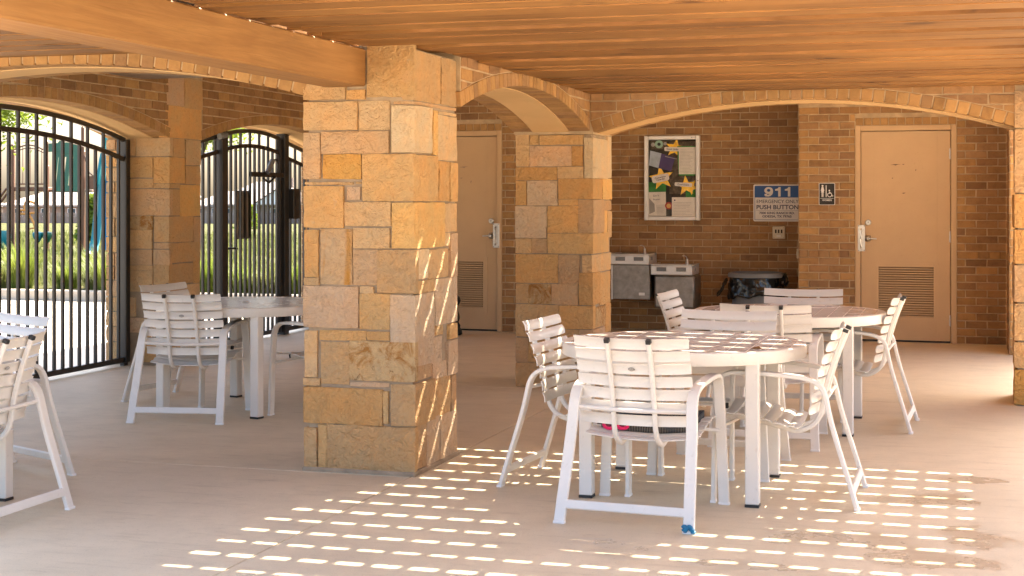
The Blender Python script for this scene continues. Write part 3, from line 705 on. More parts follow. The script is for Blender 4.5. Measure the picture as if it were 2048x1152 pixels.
# badge faces backwards (away from the sitter): local z -> -normal
nrm = Vector((0, -bt[1], bt[0])); nrm = nrm if nrm.y > 0 else -nrm
zx = -nrm; xx = Vector((-1, 0, 0)); xx = Vector((1, 0, 0)); yx = zx.cross(xx)
bo.rotation_euler = Matrix((xx, yx, zx)).transposed().to_euler(); bo.location = Vector((0, bc[0], bc[1]))+nrm*.0108
for body, dy in (('LEISURE', .0032), ('COUNTRY', -.0036)):
    text(body, .0058, M['signwhite'], bo, (0, dy, .0014), (0, 0, 0), sx=1.0)
CH = 'white slatted patio chairs'
chairs = [
 ((-1.385, 6.68), -4.4, 'white slatted chair nearest the camera, seen from behind, towel on its seat'),
 ((-1.845, 7.37), -94.5, 'white slatted chair left of the front right table, sun stripes on its back'),
 ((-.795, 7.32), 90, 'white slatted chair seen sideways at the right end of the front right table'),
 ((-1.235, 7.95), 177, 'white slatted chair facing the camera behind the front right table'),
 ((-1.64, 9.72), -93, 'white slatted chair left of the back right table, in front of the drinking fountains'),
 ((-1.10, 8.93), 1, 'white slatted chair seen from behind, between the two right-hand tables'),
 ((-.625, 9.73), 88, 'white slatted chair seen sideways in front of the women restroom door'),
 ((-1.03, 10.08), 182, 'white slatted chair facing the camera on the far side of the back right table'),
 ((-4.85, 8.82), 10.3, 'white slatted chair seen from behind at the table left of the nearest pillar'),
 ((-5.29, 9.57), -98, 'white slatted chair at the left table standing close to the left stone pillar'),
 ((-4.0, 9.25), 80, 'white slatted chair right of the left table, half hidden by the nearest pillar'),
 ((-4.26, 5.72), 90, 'white slatted chair with black rail caps cut off by the left edge of the view'),
 ((-4.81, 6.58), 155, 'white slatted chair in front of the iron fence, cut off at the far left'),
]
for i, ((x, y), a, lab) in enumerate(chairs):
    o = chair0 if i == 0 else copy_tree(chair0)
    o.location = (x, y, 0); o.rotation_euler = (0, 0, R(a)); tag(o, lab, 'chair', CH)
tape = MB().sweep([(.264, -.333, .004), (.268, -.330, .02), (.292, -.336, .034), (.318, -.332, .012)], .03, .03, (0, 1, 0), .01)
tp = MB()
for i in range(9):
    r_ = random.Random(i); x, y, z = .292+r_.uniform(-.024, .022), -.340+r_.uniform(-.010, .006), .006+r_.uniform(0, .03)
    tp.lathe([(.0, z-.008), (.012, z-.004), (.014, z+.003), (.007, z+.009), (0, z+.010)], 7, (x, y))
tpo = tp.build('tape_scrap', simple('blue_tape', (.01, .17, .32), .6), chair0, True); tpo['label'] = 'scrap of blue tape stuck on the right rear foot'

# ------------------------------------------------------------------ round tables
def make_table():
    root = empty('round_table'); W = M['white']; Rr = .60
    b = MB(); z0, z1 = .708, .720
    def chord(x, r=.560): return math.sqrt(max(0, r*r-x*x))
    def strips(lo, hi, axis, lim):
        n = int(round((hi-lo)/.0865)); w = (hi-lo)/n
        for i in range(n):
            a0, a1 = lo+i*w+.004, lo+(i+1)*w-.004
            for k in range(-4, 4):
                c0, c1 = k*.28+.14-.135, k*.28+.14+.135
                xs = [a0+(a1-a0)*q/3 for q in range(4)]
                m0, m1 = [], []
                for x in xs:
                    ch = min(chord(x), lim) if axis == 'y' else chord(x)
                    m0.append(max(c0-.005, -ch) if True else 0); m1.append(min(c1+.005, ch))
                if max(p-q for p, q in zip(m1, m0)) < .01: continue
                m1 = [max(p, q+.001) for p, q in zip(m1, m0)]
                poly = [(x, y) for x, y in zip(xs, m0)]+[(x, y) for x, y in zip(reversed(xs), reversed(m1))]
                b.prism(poly, (lambda s, t, d: (s, t, d)) if axis == 'y' else (lambda s, t, d: (-t, s, d)), z0, z1)
            # bridges between strips at every break
            for k in range(-4, 4):
                c = k*.28
                for e in ((a1, a1+.008),):
                    if e[1] < hi-.001 and abs(c) < min(chord(e[1]), lim)-.02:
                        poly = [(e[0], c-.012), (e[1], c-.012), (e[1], c+.012), (e[0], c+.012)]
                        b.prism(poly, (lambda s, t, d: (s, t, d)) if axis == 'y' else (lambda s, t, d: (-t, s, d)), z0, z1-.0003)
    strips(-.545, -.19, 'y', 9); strips(.19, .545, 'y', 9)
    # middle zone: strips across
    n = 13; lo, hi = -.56, .56; w = (hi-lo)/n
    for i in range(n):
        y0, y1 = lo+i*w+.004, lo+(i+1)*w-.004; xm = min(.180, chord(max(abs(y0), abs(y1))))
        if xm < .03: continue
        if i == n//2:
            for x0, x1 in ((-.180, -.024), (.024, .180)): b.prism([(x0, y0), (x1, y0), (x1, y1), (x0, y1)], lambda s, t, d: (s, t, d), z0, z1)
            for yy0, yy1 in ((y0, -.024), (.024, y1)): b.prism([(-.024, yy0), (.024, yy0), (.024, yy1), (-.024, yy1)], lambda s, t, d: (s, t, d), z0, z1)
        else: b.prism([(-xm, y0), (xm, y0), (xm, y1), (-xm, y1)], lambda s, t, d: (s, t, d), z0, z1)
    for x in (-.186, .186):
        ch = chord(.19); b.prism([(x-.0058, -ch), (x+.0058, -ch), (x+.0058, ch), (x-.0058, ch)], lambda s, t, d: (s, t, d), z0-.006, z1-.0004)
    tt = b.build('table_top', M['top'], root)
    MB().lathe([(0, .7085), (.562, .7085), (.562, .7194), (0, .7194)], 48).build('lit_slot_disc', M['white'], tt)  # white disc added under the slots, painting their lit inner walls
    MB().lathe([(.557, .706), (.557, .7195), (.594, .7205), (.600, .716), (.600, .664), (.597, .660), (.580, .660), (.578, .706), (.557, .706)], 72).build('rim', W, root, True)
    for sx, sy in ((-1, -1), (1, -1), (-1, 1), (1, 1)):
        l = MB().box(sx*.395-.032, sx*.395+.032, sy*.395-.032, sy*.395+.032, .012, .70, .005).build('leg', W, root)
        MB().box(sx*.395-.033, sx*.395+.033, sy*.395-.033, sy*.395+.033, 0, .013, .002).build('foot_pad', M['plastic'], l)
    for s in (-1, 1):
        MB().box(-.36, .36, s*.395-.012, s*.395+.012, .668, .704).build('apron_bar', W, root); MB().box(s*.395-.012, s*.395+.012, -.36, .36, .668, .7045).build('apron_bar', W, root)
    MB().lathe([(.022, .70), (.032, .7215), (.027, .7225), (.020, .715), (.020, .70)], 24).build('umbrella_ring', W, root, True)
    return root
M['top'] = mat_metal_paint('shaded_top_coat', (.61, .565, .53), .24, .5)  # greyer than the white coat: shade and dark ceiling put into the colour
table0 = make_table()
for i, ((x, y), a, lab) in enumerate((
  ((-1.33, 7.37), 0, 'round white table in front at the right, crossed by rows of sun dashes'),
  ((-1.06, 9.62), 0, 'round white table at the back right, before the women restroom door'),
  ((-4.71, 9.32), -11, 'round white table left of the nearest pillar, reflecting the iron fence'),
  ((-4.745, 5.71), 0, 'round white table at the left edge, only one leg in view'))):
    o = table0 if i == 0 else copy_tree(table0)
    o.location = (x, y, 0); o.rotation_euler = (0, 0, R(a)); tag(o, lab, 'table', 'round white patio tables')
lf = MB()
lf.add([(-.026, 0, .003), (-.008, -.013, .009), (.012, -.011, .012), (.028, .002, .002), (.012, .013, .014), (-.008, .012, .010), (0, 0, .001)], [(6, 0, 1), (6, 1, 2), (6, 2, 3), (6, 3, 4), (6, 4, 5), (6, 5, 0)])
o = lf.build('dry_leaf', simple('dry_leaf', (.30, .13, .04), .8)); o.location = (-.93, 7.05, .7215); tag(o, 'small dry brown leaf lying on the front right table', 'leaf')

# towel and goggles on the nearest chair
NX, NY = 26, 20; v = []; f = []
for s, dz in ((1, .022), (-1, 0)):
    for j in range(NY+1):
        for i in range(NX+1):
            x = -.215+.43*i/NX; y = .03+.24*j/NY
            zb = .348+.16*max(0, y)+.020*(x/.26)**2
            wr = .010*noise.noise((x*13, y*13, 2))+.006*noise.noise((x*30, y*30, 5)); wr = max(-.004, wr)
            edge = .01*noise.noise((x*8, y*8, 9))
            v.append((x+edge, y+edge, zb+.012+(dz+wr+.014*max(0, noise.noise((x*6, 1, y*5)))) if s > 0 else zb+.009))
m = (NX+1)*(NY+1)
for j in range(NY):
    for i in range(NX):
        a = j*(NX+1)+i; f.append((a, a+1, a+NX+2, a+NX+1)); f.append((m+a, m+a+NX+1, m+a+NX+2, m+a+1))
per = list(range(NX+1))+[j*(NX+1)+NX for j in range(1, NY+1)]+[NY*(NX+1)+i for i in range(NX-1, -1, -1)]+[j*(NX+1) for j in range(NY-1, 0, -1)]
for a, b in zip(per, per[1:]+per[:1]): f.append((a, m+a, m+b, b))
t = NT('woven_towel'); wv = t.n.new('ShaderNodeTexWave'); wv.inputs['Scale'].default_value = 26; wv.inputs['Distortion'].default_value = 1.5; t.l.new(t.coord('Object'), wv.inputs['Vector'])
cc = t.mix(wv.outputs[0], (.035, .034, .036, 1), (.15, .135, .12, 1)); cc = t.mix(t.ramp(t.tex(5, 3, .5, t.coord('Object')), .45, .55), cc, (.06, .065, .075, 1)); M['towel'] = t.out(cc, .9, .1)
tw = link('towel', mesh('towel', v, f, M['towel'], True)); tw.location = (-1.385, 6.68, 0); tw.rotation_euler = (0, 0, R(-4.4)); tag(tw, 'dark grey woven towel lying on the seat of the nearest chair', 'towel')
gp = simple('pink_plastic', (.70, .008, .12), .4)
go = empty('swim_goggles', (-1.52, 6.70, .385), .2); tag(go, 'pink swim goggles lying on the dark towel', 'goggles')
for s in (-1, 1):
    k = MB().tube([(s*.03+.026*math.cos(q/16*6.2832), 0, .012+.02*math.sin(q/16*6.2832)) for q in range(16)], .0085, 8, closed=True).build('lens_cup', gp, go, True)
    MB().lathe([(0, -.004), (.02, -.003), (.02, .003), (0, .004)], 14).build('lens', simple('dark_lens', (.12, .0, .03), .15), k)
    k.children[0].rotation_euler = (R(90), 0, 0); k.children[0].location = (s*.03, 0, .012)
MB().tube([(.055, 0, .012), (.09, .04, .006), (.06, .09, .004), (-.02, .08, .006), (-.085, .05, .006), (-.055, 0, .012)], .004, 6).build('strap', M['plastic'], go, True)
ring_ = MB().tube([(.18*.0+ .05*math.cos(q), .03*math.sin(q), 0) for q in [i*.5 for i in range(12)]], .006, 6).build('beaded_band', simple('green_gold', (.03, .22, .09), .3), None, True)
ring_.location = (-1.45, 6.83, .40); tag(ring_, 'green beaded band lying beside the pink goggles on the towel', 'band')

# ------------------------------------------------------------------ doors
def make_door(label, x0, x1, y, handle_side, scuffs, light):
    """frame outer x0..x1, wall face y; handle_side -1 left, +1 right"""
    root = empty('restroom_entrance', ((x0+x1)/2, y, 0)); tag(root, label, 'door', kind='thing')
    L = lambda b, n, m, p=root, sm=False: b.build(n, m, p, sm)
    w = (x1-x0)/2; D = M['door']; top = 2.166
    fw = .052
    b = MB(); b.box(-w, -w+fw, -.012, .12, 0, top, .003); b.box(w-fw, w, -.012, .12, 0, top, .003); b.box(-w+fw+.001, w-fw-.001, -.012, .12, top-fw, top, .003)
    L(b, 'door_frame', D)
    sw = w-fw-.006; st = top-fw-.007
    lx0, lx1, lz0, lz1 = (-sw+.135, sw-.125, .215, .785)
    b = MB(); y0, y1 = .020, .064
    b.box(-sw, lx0, y0, y1, .020, st); b.box(lx1, sw, y0, y1, .020, st); b.box(lx0+.0005, lx1-.0005, y0, y1, .020, lz0); b.box(lx0+.0005, lx1-.0005, y0, y1, lz1, st)
    slab_ = L(b, 'door_leaf', D)
    MB().box(-sw, sw, .07, .10, .0, st).build('void_shade_panel', M['plastic'], root)  # black sheet standing in for the shade behind louvers and door gaps
    b = MB(); f = .034
    b.box(lx0-.016, lx0+f, y0-.006, y0+.01, lz0-.016, lz1+.016); b.box(lx1-f, lx1+.016, y0-.006, y0+.01, lz0-.016, lz1+.016)
    b.box(lx0+f+.0005, lx1-f-.0005, y0-.006, y0+.01, lz0-.016, lz0+f); b.box(lx0+f+.0005, lx1-f-.0005, y0-.006, y0+.01, lz1-f, lz1+.016)
    L(b, 'louver_frame', D)
    n = 21
    for i in range(n):
        z = lz0+f+(i+.5)*(lz1-lz0-2*f)/n; h = (lz1-lz0-2*f)/n
        a = lx0+f; c = lx1-f; k = MB()
        k.add([(a, y0+.001, z-h*.42), (c, y0+.001, z-h*.42), (c, y0+.001, z-h*.02), (a, y0+.001, z-h*.02), (a, y0+.03, z+h*.45), (c, y0+.03, z+h*.45), (c, y0+.03, z+h*.05), (a, y0+.03, z+h*.05)],
              [(0, 1, 2, 3), (3, 2, 5, 4), (7, 6, 1, 0), (4, 5, 6, 7), (0, 3, 4, 7), (1, 6, 5, 2)])
        k.build('louver_slat', D, root)
    hs = handle_side
    for z in (.225, 1.055, 1.88):
        MB().tube([(-hs*(sw+.002), y0-.006, z-.056), (-hs*(sw+.002), y0-.006, z+.056)], .008, 8).box(-hs*(sw+.002)-.012, -hs*(sw+.002)+.012, y0-.001, y0+.002, z-.05, z+.05).build('hinge', M['steel'], root, True)
    hx = hs*(sw-.068)
    db = MB().lathe([(.030, 0), (.030, .008), (.024, .014), (0, .015)], 20).build('deadbolt', M['steel'], root, True); db.location = (hx, y0, 1.195); db.rotation_euler = (R(90), 0, 0)
    MB().box(-.003, .003, -.009, .009, .0145, .0165).build('keyhole', M['plastic'], db)
    hb = MB().lathe([(.036, 0), (.035, .008), (.024, .020), (.015, .030), (.015, .05), (0, .052)], 20).build('lever_handle', M['steel'], root, True); hb.location = (hx, y0, 1.035); hb.rotation_euler = (R(90), 0, 0)
    MB().sweep([(hs*.012, 0, .046), (-hs*.03, .0, .05), (-hs*.085, -.004, .048)], .016, .012, (0, 1, 0), .004).build('lever', M['steel'], hb, True)
    px_ = hs*(sw-.004)
    pl = MB().box(px_-.036, px_+.036, -.016, -.011, .905, 1.17, .002).build('latch_guard', M['steel'], root)
    MB().tube([(px_-.004, -.014, .94), (px_-.004, -.045, .955), (px_-.004, -.048, 1.03), (px_-.004, -.045, 1.115), (px_-.004, -.014, 1.13)], .008, 8).build('pull_bar', M['steel'], pl, True)
    for z in (.915, 1.16):
        for s in (-1, 1): MB().lathe([(.006, 0), (0, .003)], 8).build('screw', M['darksteel'], pl, True)
    zz = iter((.915, .915, 1.16, 1.16)); ss = iter((-1, 1, -1, 1))
    for o in [q for q in pl.children if q.name.startswith('screw')]: o.location = (px_+next(ss)*.027, -.016, next(zz)); o.rotation_euler = (R(90), 0, 0)
    for (sx, sz, a, h) in scuffs:
        MB().prism([(-a, -h*.3), (-a*.4, h*.2), (a*.1, h*.35), (a, h*.15), (a*.3, -h*.1), (0, -h*.8), (-a*.3, -h*.3)], lambda s, t_, d: (sx+s, d, sz+t_), y0-.0006, y0+.0002).build('scuff', light, root)
    return root
scm = simple('scuffed_paint', (.10, .065, .04), .9); scl = simple('faint_scuff', (.33, .23, .15), .8)
make_door('tan restroom door with black scuffs and a louver, right of the small black WOMEN sign', DW[0], DW[1], 15.457, -1, [(-.095, 1.775, .052, .012), (-.02, 1.777, .016, .008), (-.125, 1.64, .008, .012), (-.015, 1.49, .022, .011), (.1, 1.72, .006, .02)], scm)
make_door('dim tan restroom door between the two nearest sandstone pillars', D2[0], D2[1], 15.457, 1, [(.05, 1.78, .05, .018), (.02, 1.66, .02, .01), (.13, 1.62, .01, .03)], scl)
# ------------------------------------------------------------------ WOMEN sign
ws = empty('restroom_sign', (-1.3215, 15.448, 1.4805)); tag(ws, 'small black WOMEN restroom sign with white figures on the brick wall', 'sign')
def rrect(w, h, r, n=5):
    p = []
    for cx, cy, a0 in ((w-r, h-r, 0), (-w+r, h-r, 90), (-w+r, -h+r, 180), (w-r, -h+r, 270)):
        for i in range(n+1): a = R(a0+90*i/n); p.append((cx+r*math.cos(a), cy+r*math.sin(a)))
    return p
FR = lambda s, t, d: (s, d, t)
MB().prism(rrect(.080, .1115, .012), FR, -.003, .004).build('sign_border', M['signwhite'], ws)
MB().prism(rrect(.075, .1065, .009), FR, -.0045, .0).build('sign_panel', M['signblack'], ws)
def disc(cx, cz, r, n=14): return [(cx+r*math.cos(i*2*math.pi/n), cz+r*math.sin(i*2*math.pi/n)) for i in range(n)]
b = MB(); P = lambda poly, d=-.006: b.prism(poly, FR, d, -.003)
P(disc(-.044, .083, .0095)); P([(-.053, .071), (-.035, .071), (-.026, .034), (-.031, .032), (-.034, .042), (-.029, .016), (-.059, .016), (-.054, .042), (-.057, .032), (-.062, .034)]); P([(-.053, .016), (-.0455, .016), (-.0455, -.030), (-.053, -.030)]); P([(-.0425, .016), (-.035, .016), (-.035, -.030), (-.0425, -.030)])
b.build('woman_figure', M['signwhite'], ws)
MB().prism([(-.012, -.029), (-.004, -.029), (-.004, .088), (-.012, .088)], FR, -.006, -.003).build('divider', M['signwhite'], ws)
b = MB(); P(disc(.024, .036, .008)); P([(.020, .026), (.027, .026), (.028, .010), (.044, .010), (.044, .004), (.021, .004)]); P([(.026, .019), (.040, .019), (.040, .014), (.026, .014)]); P([(.040, .010), (.046, .008), (.055, -.018), (.064, -.016), (.064, -.022), (.051, -.024)])
arc = [(.027+.0235*math.cos(R(a)), -.008+.0235*math.sin(R(a))) for a in range(120, 386, 14)]+[(.027+.0175*math.cos(R(a)), -.008+.0175*math.sin(R(a))) for a in range(386, 119, -14)]
for i in range(len(arc)//2-1): P([arc[i], arc[i+1], arc[len(arc)-2-i], arc[len(arc)-1-i]])
b.build('wheelchair_figure', M['signwhite'], ws)
MB().box(-.066, .066, -.006, -.003, -.045, -.042).build('sign_line', M['signwhite'], ws)
text('WOMEN', .024, M['signwhite'], ws, (0, -.0055, -.062), (R(90), 0, 0), bold=.0004)
# ------------------------------------------------------------------ 911 sign
es = empty('emergency_sign', (-1.9095, 16.197, 1.389)); tag(es, 'blue and white 911 emergency sign on the dark alcove wall', 'sign')
MB().prism(rrect(.2535, .198, .016), FR, -.003, .004).build('sign_plate', M['signwhite'], es)
MB().prism([(-.240, .058), (.240, .058)]+[(x, z) for x, z in rrect(.240, .184, .012) if z > .1], FR, -.0045, 0).build('blue_band', M['signblue'], es)
b = MB()
for q in ((-.240, -.235, -.184, .0575), (.235, .240, -.184, .0575), (-.2345, .2345, -.184, -.179)): b.box(q[0], q[1], -.0042, -.002, q[2], q[3])
b.build('blue_border', M['signblue'], es)
MB().box(-.226, .226, -.0042, -.002, -.0835, -.0815).build('sign_line', M['ink'], es)
RX = (R(90), 0, 0)
b = MB(); b9 = [(-.090+.0465*math.cos(R(a)), .133+.0375*math.sin(R(a))) for a in range(0, 360, 20)]; h9 = [(-.090+.0185*math.cos(R(a)), .135+.0155*math.sin(R(a))) for a in range(0, 360, 20)]
for q in range(18):
    n_ = (q+1) % 18; b.prism([h9[q], b9[q], b9[n_], h9[n_]], FR, -.006, -.0045)
b.prism([(-.0435, .133), (-.0445, .110), (-.054, .088), (-.071, .074), (-.093, .068), (-.124, .070), (-.124, .089), (-.098, .087), (-.084, .092), (-.074, .103), (-.0715, .135)], FR, -.0063, -.0046)
b.prism([(-.124, .070), (-.136, .083), (-.132, .098), (-.107, .098), (-.106, .0885)], FR, -.0061, -.0047)
b.build('digit', M['signwhite'], es)
for x1_ in (.037, .140): MB().prism([(x1_-.026, .068), (x1_, .068), (x1_, .170), (x1_-.019, .170), (x1_-.033, .154), (x1_-.058, .148), (x1_-.058, .131), (x1_-.026, .131)], FR, -.006, -.0045).build('digit', M['signwhite'], es)
text('EMERGENCY ONLY', .052, M['ink'], es, (.003, -.0042, .016), RX, bold=0, width=.445)
text('PUSH BUTTON', .064, M['ink'], es, (.003, -.0042, -.045), RX, bold=.0012, width=.445)
text('7000 KING RANCH RD.', .034, M['ink'], es, (-.002, -.0042, -.108), RX, bold=.0008, width=.375)
text('ODESSA, TX 79765', .034, M['ink'], es, (-.002, -.0042, -.146), RX, bold=.0008, width=.31)
bx = empty('call_box', (-1.888, 16.2, 1.072)); tag(bx, 'cream push button box under the 911 sign', 'call box')
cream = simple('cream_plastic', (.62, .55, .42), .5)
MB().box(-.066, .066, -.05, .0, -.066, .066, .006).build('box_body', cream, bx)
for i in (-1, 0, 1): MB().box(i*.031-.008, i*.031+.008, -.054, -.049, -.005, .033, .002).build('button', M['signblack'], bx)
for x, z in ((-.05, -.05), (.05, -.05), (.03, -.036), (-.05, .052), (.05, .052)): MB().lathe([(.004, 0), (0, .003)], 8).build('screw', M['darksteel'], bx).matrix_basis = Matrix.Translation((x, -.05, z)) @ Matrix.Rotation(R(90), 4, 'X')
lb = MB().box(-.022, .022, -.0515, -.049, -.042, -.028).build('button_plate', M['aluminium'], bx)
sw_ = empty('light_switch', (-1.618, 15.62, .87)); tag(sw_, 'tiny cream switch box on the brick corner above the trash can', 'switch')
MB().box(-.022, .018, -.035, .035, -.05, .05, .004).build('box_body', cream, sw_); MB().box(-.027, -.021, -.012, .012, -.02, .02, .002).build('toggle', cream, sw_)
# ------------------------------------------------------------------ notice case
dc = empty('notice_case', (-3.043, 16.195, 1.66)); tag(dc, 'white framed notice case full of yellow stars and papers', 'notice case')
W2, H2 = .308, .463; fw = .046
b = MB(); b.box(-W2, -W2+fw, -.045, 0, -H2, H2, .006); b.box(W2-fw, W2, -.045, 0, -H2, H2, .006); b.box(-W2+fw+.001, W2-fw-.001, -.045, 0, -H2, -H2+fw, .006); b.box(-W2+fw+.001, W2-fw-.001, -.045, 0, H2-fw, H2, .006)
b.build('frame', M['aluminium'], dc)
MB().box(-W2+fw, W2-fw, -.006, -.001, -H2+fw, H2-fw).build('backing', simple('dark_backing', (.035, .030, .022), .8, .3, 0, .5, 9), dc)
X0, Z0, SX, SZ = -W2+fw, H2-fw, (2*(W2-fw))/550., (2*(H2-fw))/905.      # design grid of the case, 550 x 905
def G(x, y): return (X0+x*SX, Z0-y*SZ)
lay = [0]
def paper(poly, m, name='paper', d=None):
    lay[0] += 1; y = -.0065-.0007*lay[0]
    return MB().prism([G(x, y_) for x, y_ in reversed(poly)], lambda s, t_, d_: (s, d_, t_), y, y+.0005).build(name, m, dc)
PW = simple('white_paper', (.70, .66, .60), .8, .2, 0, .06, 20); PB = simple('pale_blue_paper', (.42, .48, .56), .7, .2, 0, .15, 20); PP = simple('purple_paper', (.060, .035, .13), .6); PG = simple('green_paper', (.05, .22, .05), .7, .2, 0, .3, 8); YE = simple('gold_foil', (.85, .50, .0), .25, .6, 0, .2, 12); DK = simple('brown_print', (.10, .075, .05), .7, .3, 0, .6, 22); RD = simple('red_print', (.35, .03, .03), .6); LT = simple('cd_rim', (.25, .38, .28), .3, .5, .3); GRY = simple('gray_print', (.33, .31, .29), .7)
def star(cx, cy, r, a0=90, k=.42): return [(cx+(r if i % 2 == 0 else r*k)*math.cos(R(a0+36*i)), cy-(r if i % 2 == 0 else r*k)*math.sin(R(a0+36*i))) for i in range(10)]
paper([(0, 500), (200, 500), (200, 615), (0, 615)], PG); paper([(240, 20), (550, 20), (550, 640), (240, 640)], DK); paper([(430, 560), (550, 560), (550, 680), (430, 680)], PG)
paper([(20, 10), (215, 10), (215, 110), (20, 110)], DK)
paper(disc(120, 50, 48, 24), LT, 'disc'); paper(disc(120, 50, 20, 16), M['signblack'], 'disc_center'); paper(disc(50, 55, 24, 14), GRY, 'disc'); paper(disc(192, 45, 20, 14), GRY, 'disc')
for s in ((310, 100, 120, 80), (150, 450, 150, 100), (435, 545, 125, 95), (490, 560, 95, 60)): paper(star(*s), YE, 'star')
paper([(330, 75), (550, 75), (550, 425), (350, 425)], PG); paper([(352, 88), (550, 88), (550, 408), (352, 408)], PW)
paper([(20, 125), (150, 160), (115, 335), (5, 300)], PB); paper([(150, 160), (310, 210), (262, 372), (115, 335)], PP)
paper([(0, 620), (200, 615), (205, 900), (0, 900)], PW); paper([(5, 690), (70, 760), (75, 850), (10, 880)], GRY); paper([(85, 770), (205, 765), (205, 895), (100, 895)], simple('paler_paper', (.60, .57, .52), .8))
paper([(210, 640), (265, 640), (265, 905), (210, 905)], M['signblack'], 'watch_strap'); paper(disc(235, 780, 44, 16), RD, 'watch_case'); paper(disc(235, 782, 27, 14), simple('watch_face', (.6, .35, .1), .5), 'watch_face')
paper([(272, 680), (550, 680), (550, 905), (272, 905)], PW)
for x, y, w, h in ((365, 110, 165, 3),)+tuple((365, 118+i*17, rng.uniform(110, 165), 3) for i in range(1, 17))+tuple((290, 740+i*18, rng.uniform(120, 220), 3) for i in range(9))+tuple((100, 800+i*16, rng.uniform(50, 90), 3) for i in range(5)):
    paper([(x, y), (x+w, y), (x+w, y+h), (x, y+h)], GRY, 'print_line')
    lay[0] -= 1
lay[0] += 1
paper(disc(305, 715, 10, 10), PP, 'emblem'); paper([(195, 205-15), (330, 225), (328, 232), (192, 200)], GRY, 'print_line')
def tagl(cx, cy, w, h, ang, lines, size):
    c, s = math.cos(R(ang)), math.sin(R(ang)); pts = [(cx+x*c+y*s, cy-x*s+y*c) for x, y in rrect(w, h, h*.6, 4)]
    paper(list(reversed(pts)), PW, 'star_label'); y = -.0065-.0007*lay[0]-.0004
    for i, ln in enumerate(lines):
        oy = (i-(len(lines)-1)/2)*size*1000*1.0
        gx, gz = G(cx, cy); 
        text(ln, size, M['ink'], dc, (gx+oy*SX*s*.9, y, gz-oy*SZ*c*.9), (R(90), R(-ang), 0), bold=.0005, extrude=.0002)
tagl(280, 110, 95, 24, -2, ['Cool Links'], .030); tagl(140, 455, 100, 42, 12, ['Convention', 'Calendar'], .026); tagl(405, 530, 100, 22, -4, ['Cool Event'], .028)
text('Do It', .030, M['ink'], dc, (G(90, 660)[0], -.0065-.0007*lay[0]-.001, G(90, 660)[1]), (R(90), R(-6), 0), extrude=.0002); text('Poster', .028, M['ink'], dc, (G(95, 705)[0], -.0065-.0007*lay[0]-.001, G(95, 705)[1]), (R(90), R(-4), 0), extrude=.0002)
gl = NT('case_glass'); gl.out((1, 1, 1, 1), .03, .5); gl.b.inputs['Transmission Weight'].default_value = 1; gl.b.inputs['IOR'].default_value = 1.05
trn = gl.n.new('ShaderNodeBsdfTransparent'); gls = gl.n.new('ShaderNodeBsdfGlossy'); gls.inputs['Roughness'].default_value = .05; mx = gl.n.new('ShaderNodeMixShader'); fr = gl.n.new('ShaderNodeFresnel'); fr.inputs[0].default_value = 1.12
gl.l.new(fr.outputs[0], mx.inputs[0]); gl.l.new(trn.outputs[0], mx.inputs[1]); gl.l.new(gls.outputs[0], mx.inputs[2]); gl.l.new(mx.outputs[0], gl.n['Material Output'].inputs[0]); M['glass'] = gl.m
MB().box(-W2+fw-.004, W2-fw+.004, -.0405, -.0385, -H2+fw-.004, H2-fw+.004).build('pane', M['glass'], dc)
for x, z, r_ in ((W2-.022, -.03, .007), (W2-.09, H2-.022, .005)): MB().lathe([(r_, 0), (r_, .004), (0, .004)], 10).build('lock', M['darksteel'], dc).matrix_basis = Matrix.Translation((x, -.045, z)) @ Matrix.Rotation(R(90), 4, 'X')
# ------------------------------------------------------------------ drinking fountains
def fountain(label, cx, w, ztop, zbot, curved):
    root = empty('drinking_fountain', (cx, 15.75, 0)); tag(root, label, 'drinking fountain')
    y0 = 0; yb = .455
    b = MB(); h = .115; zr = ztop-h
    b.box(-w, w, y0, .43, zr, ztop-.010, .008)
    b.box(-w, w, y0, y0+.028, ztop-.010, ztop, .002); b.box(-w, -w+.03, y0+.028, .43, ztop-.010, ztop, .002); b.box(w-.03, w, y0+.028, .43, ztop-.010, ztop, .002)
    b.build('basin', M['aluminium'], root, True)
    for s in (-.47, .47):
        MB().box(s*w-.062, s*w+.062, y0-.006, y0+.01, zr+.038, zr+.088, .004).build('push_bar_bezel', M['aluminium'], root); MB().box(s*w-.052, s*w+.052, y0-.010, y0+.0, zr+.043, zr+.083, .003).build('push_bar', M['gray'], root)
    for s in (-1, 1):
        o = MB().lathe([(.022, 0), (.022, .006), (0, .008)], 16).build('side_button', M['gray'], root, True); o.location = (s*w, .14, zr+.065); o.rotation_euler = (0, s*R(90), 0)
    if curved:
        MB().box(-w+.035, w+.02, y0+.02, .43, zbot+.02, zr-.002, .02).build('apron', M['darksteel'], root, True)
    else:
        b = MB(); b.box(-w+.02, w-.0, y0+.03, .43, zbot, zr-.002, .006); b.build('cabinet', M['darksteel'], root)
        MB().box(-w+.002, -w+.0185, y0+.026, .43, zbot-.002, zr-.003, .002).build('side_trim', M['aluminium'], root)
        MB().box(w*.45, w*.75, y0+.026, y0+.031, zbot+.045, zbot+.075, .001).build('name_plate', M['aluminium'], root)
    sp = MB().lathe([(.020, ztop-.012), (.018, ztop+.02), (.012, ztop+.03), (.012, ztop+.055), (0, ztop+.056)], 14, (w*.62, .16)).build('bubbler', M['steel'], root, True)
    MB().sweep([(w*.62, .165, ztop+.05), (w*.62-.004, .15, ztop+.075), (w*.62-.022, .14, ztop+.088), (w*.62-.045, .13, ztop+.087)], .022, .009, (0, 1, 0), .003).build('mouth_guard', M['steel'], sp, True)
    return root
fountain('taller steel drinking fountain, left one of the pair, partly behind the second pillar', -3.425, .212, .842, .353, False)
fountain('lower steel drinking fountain with curved apron, beside the taller one', -2.972, .226, .736, .245, True)
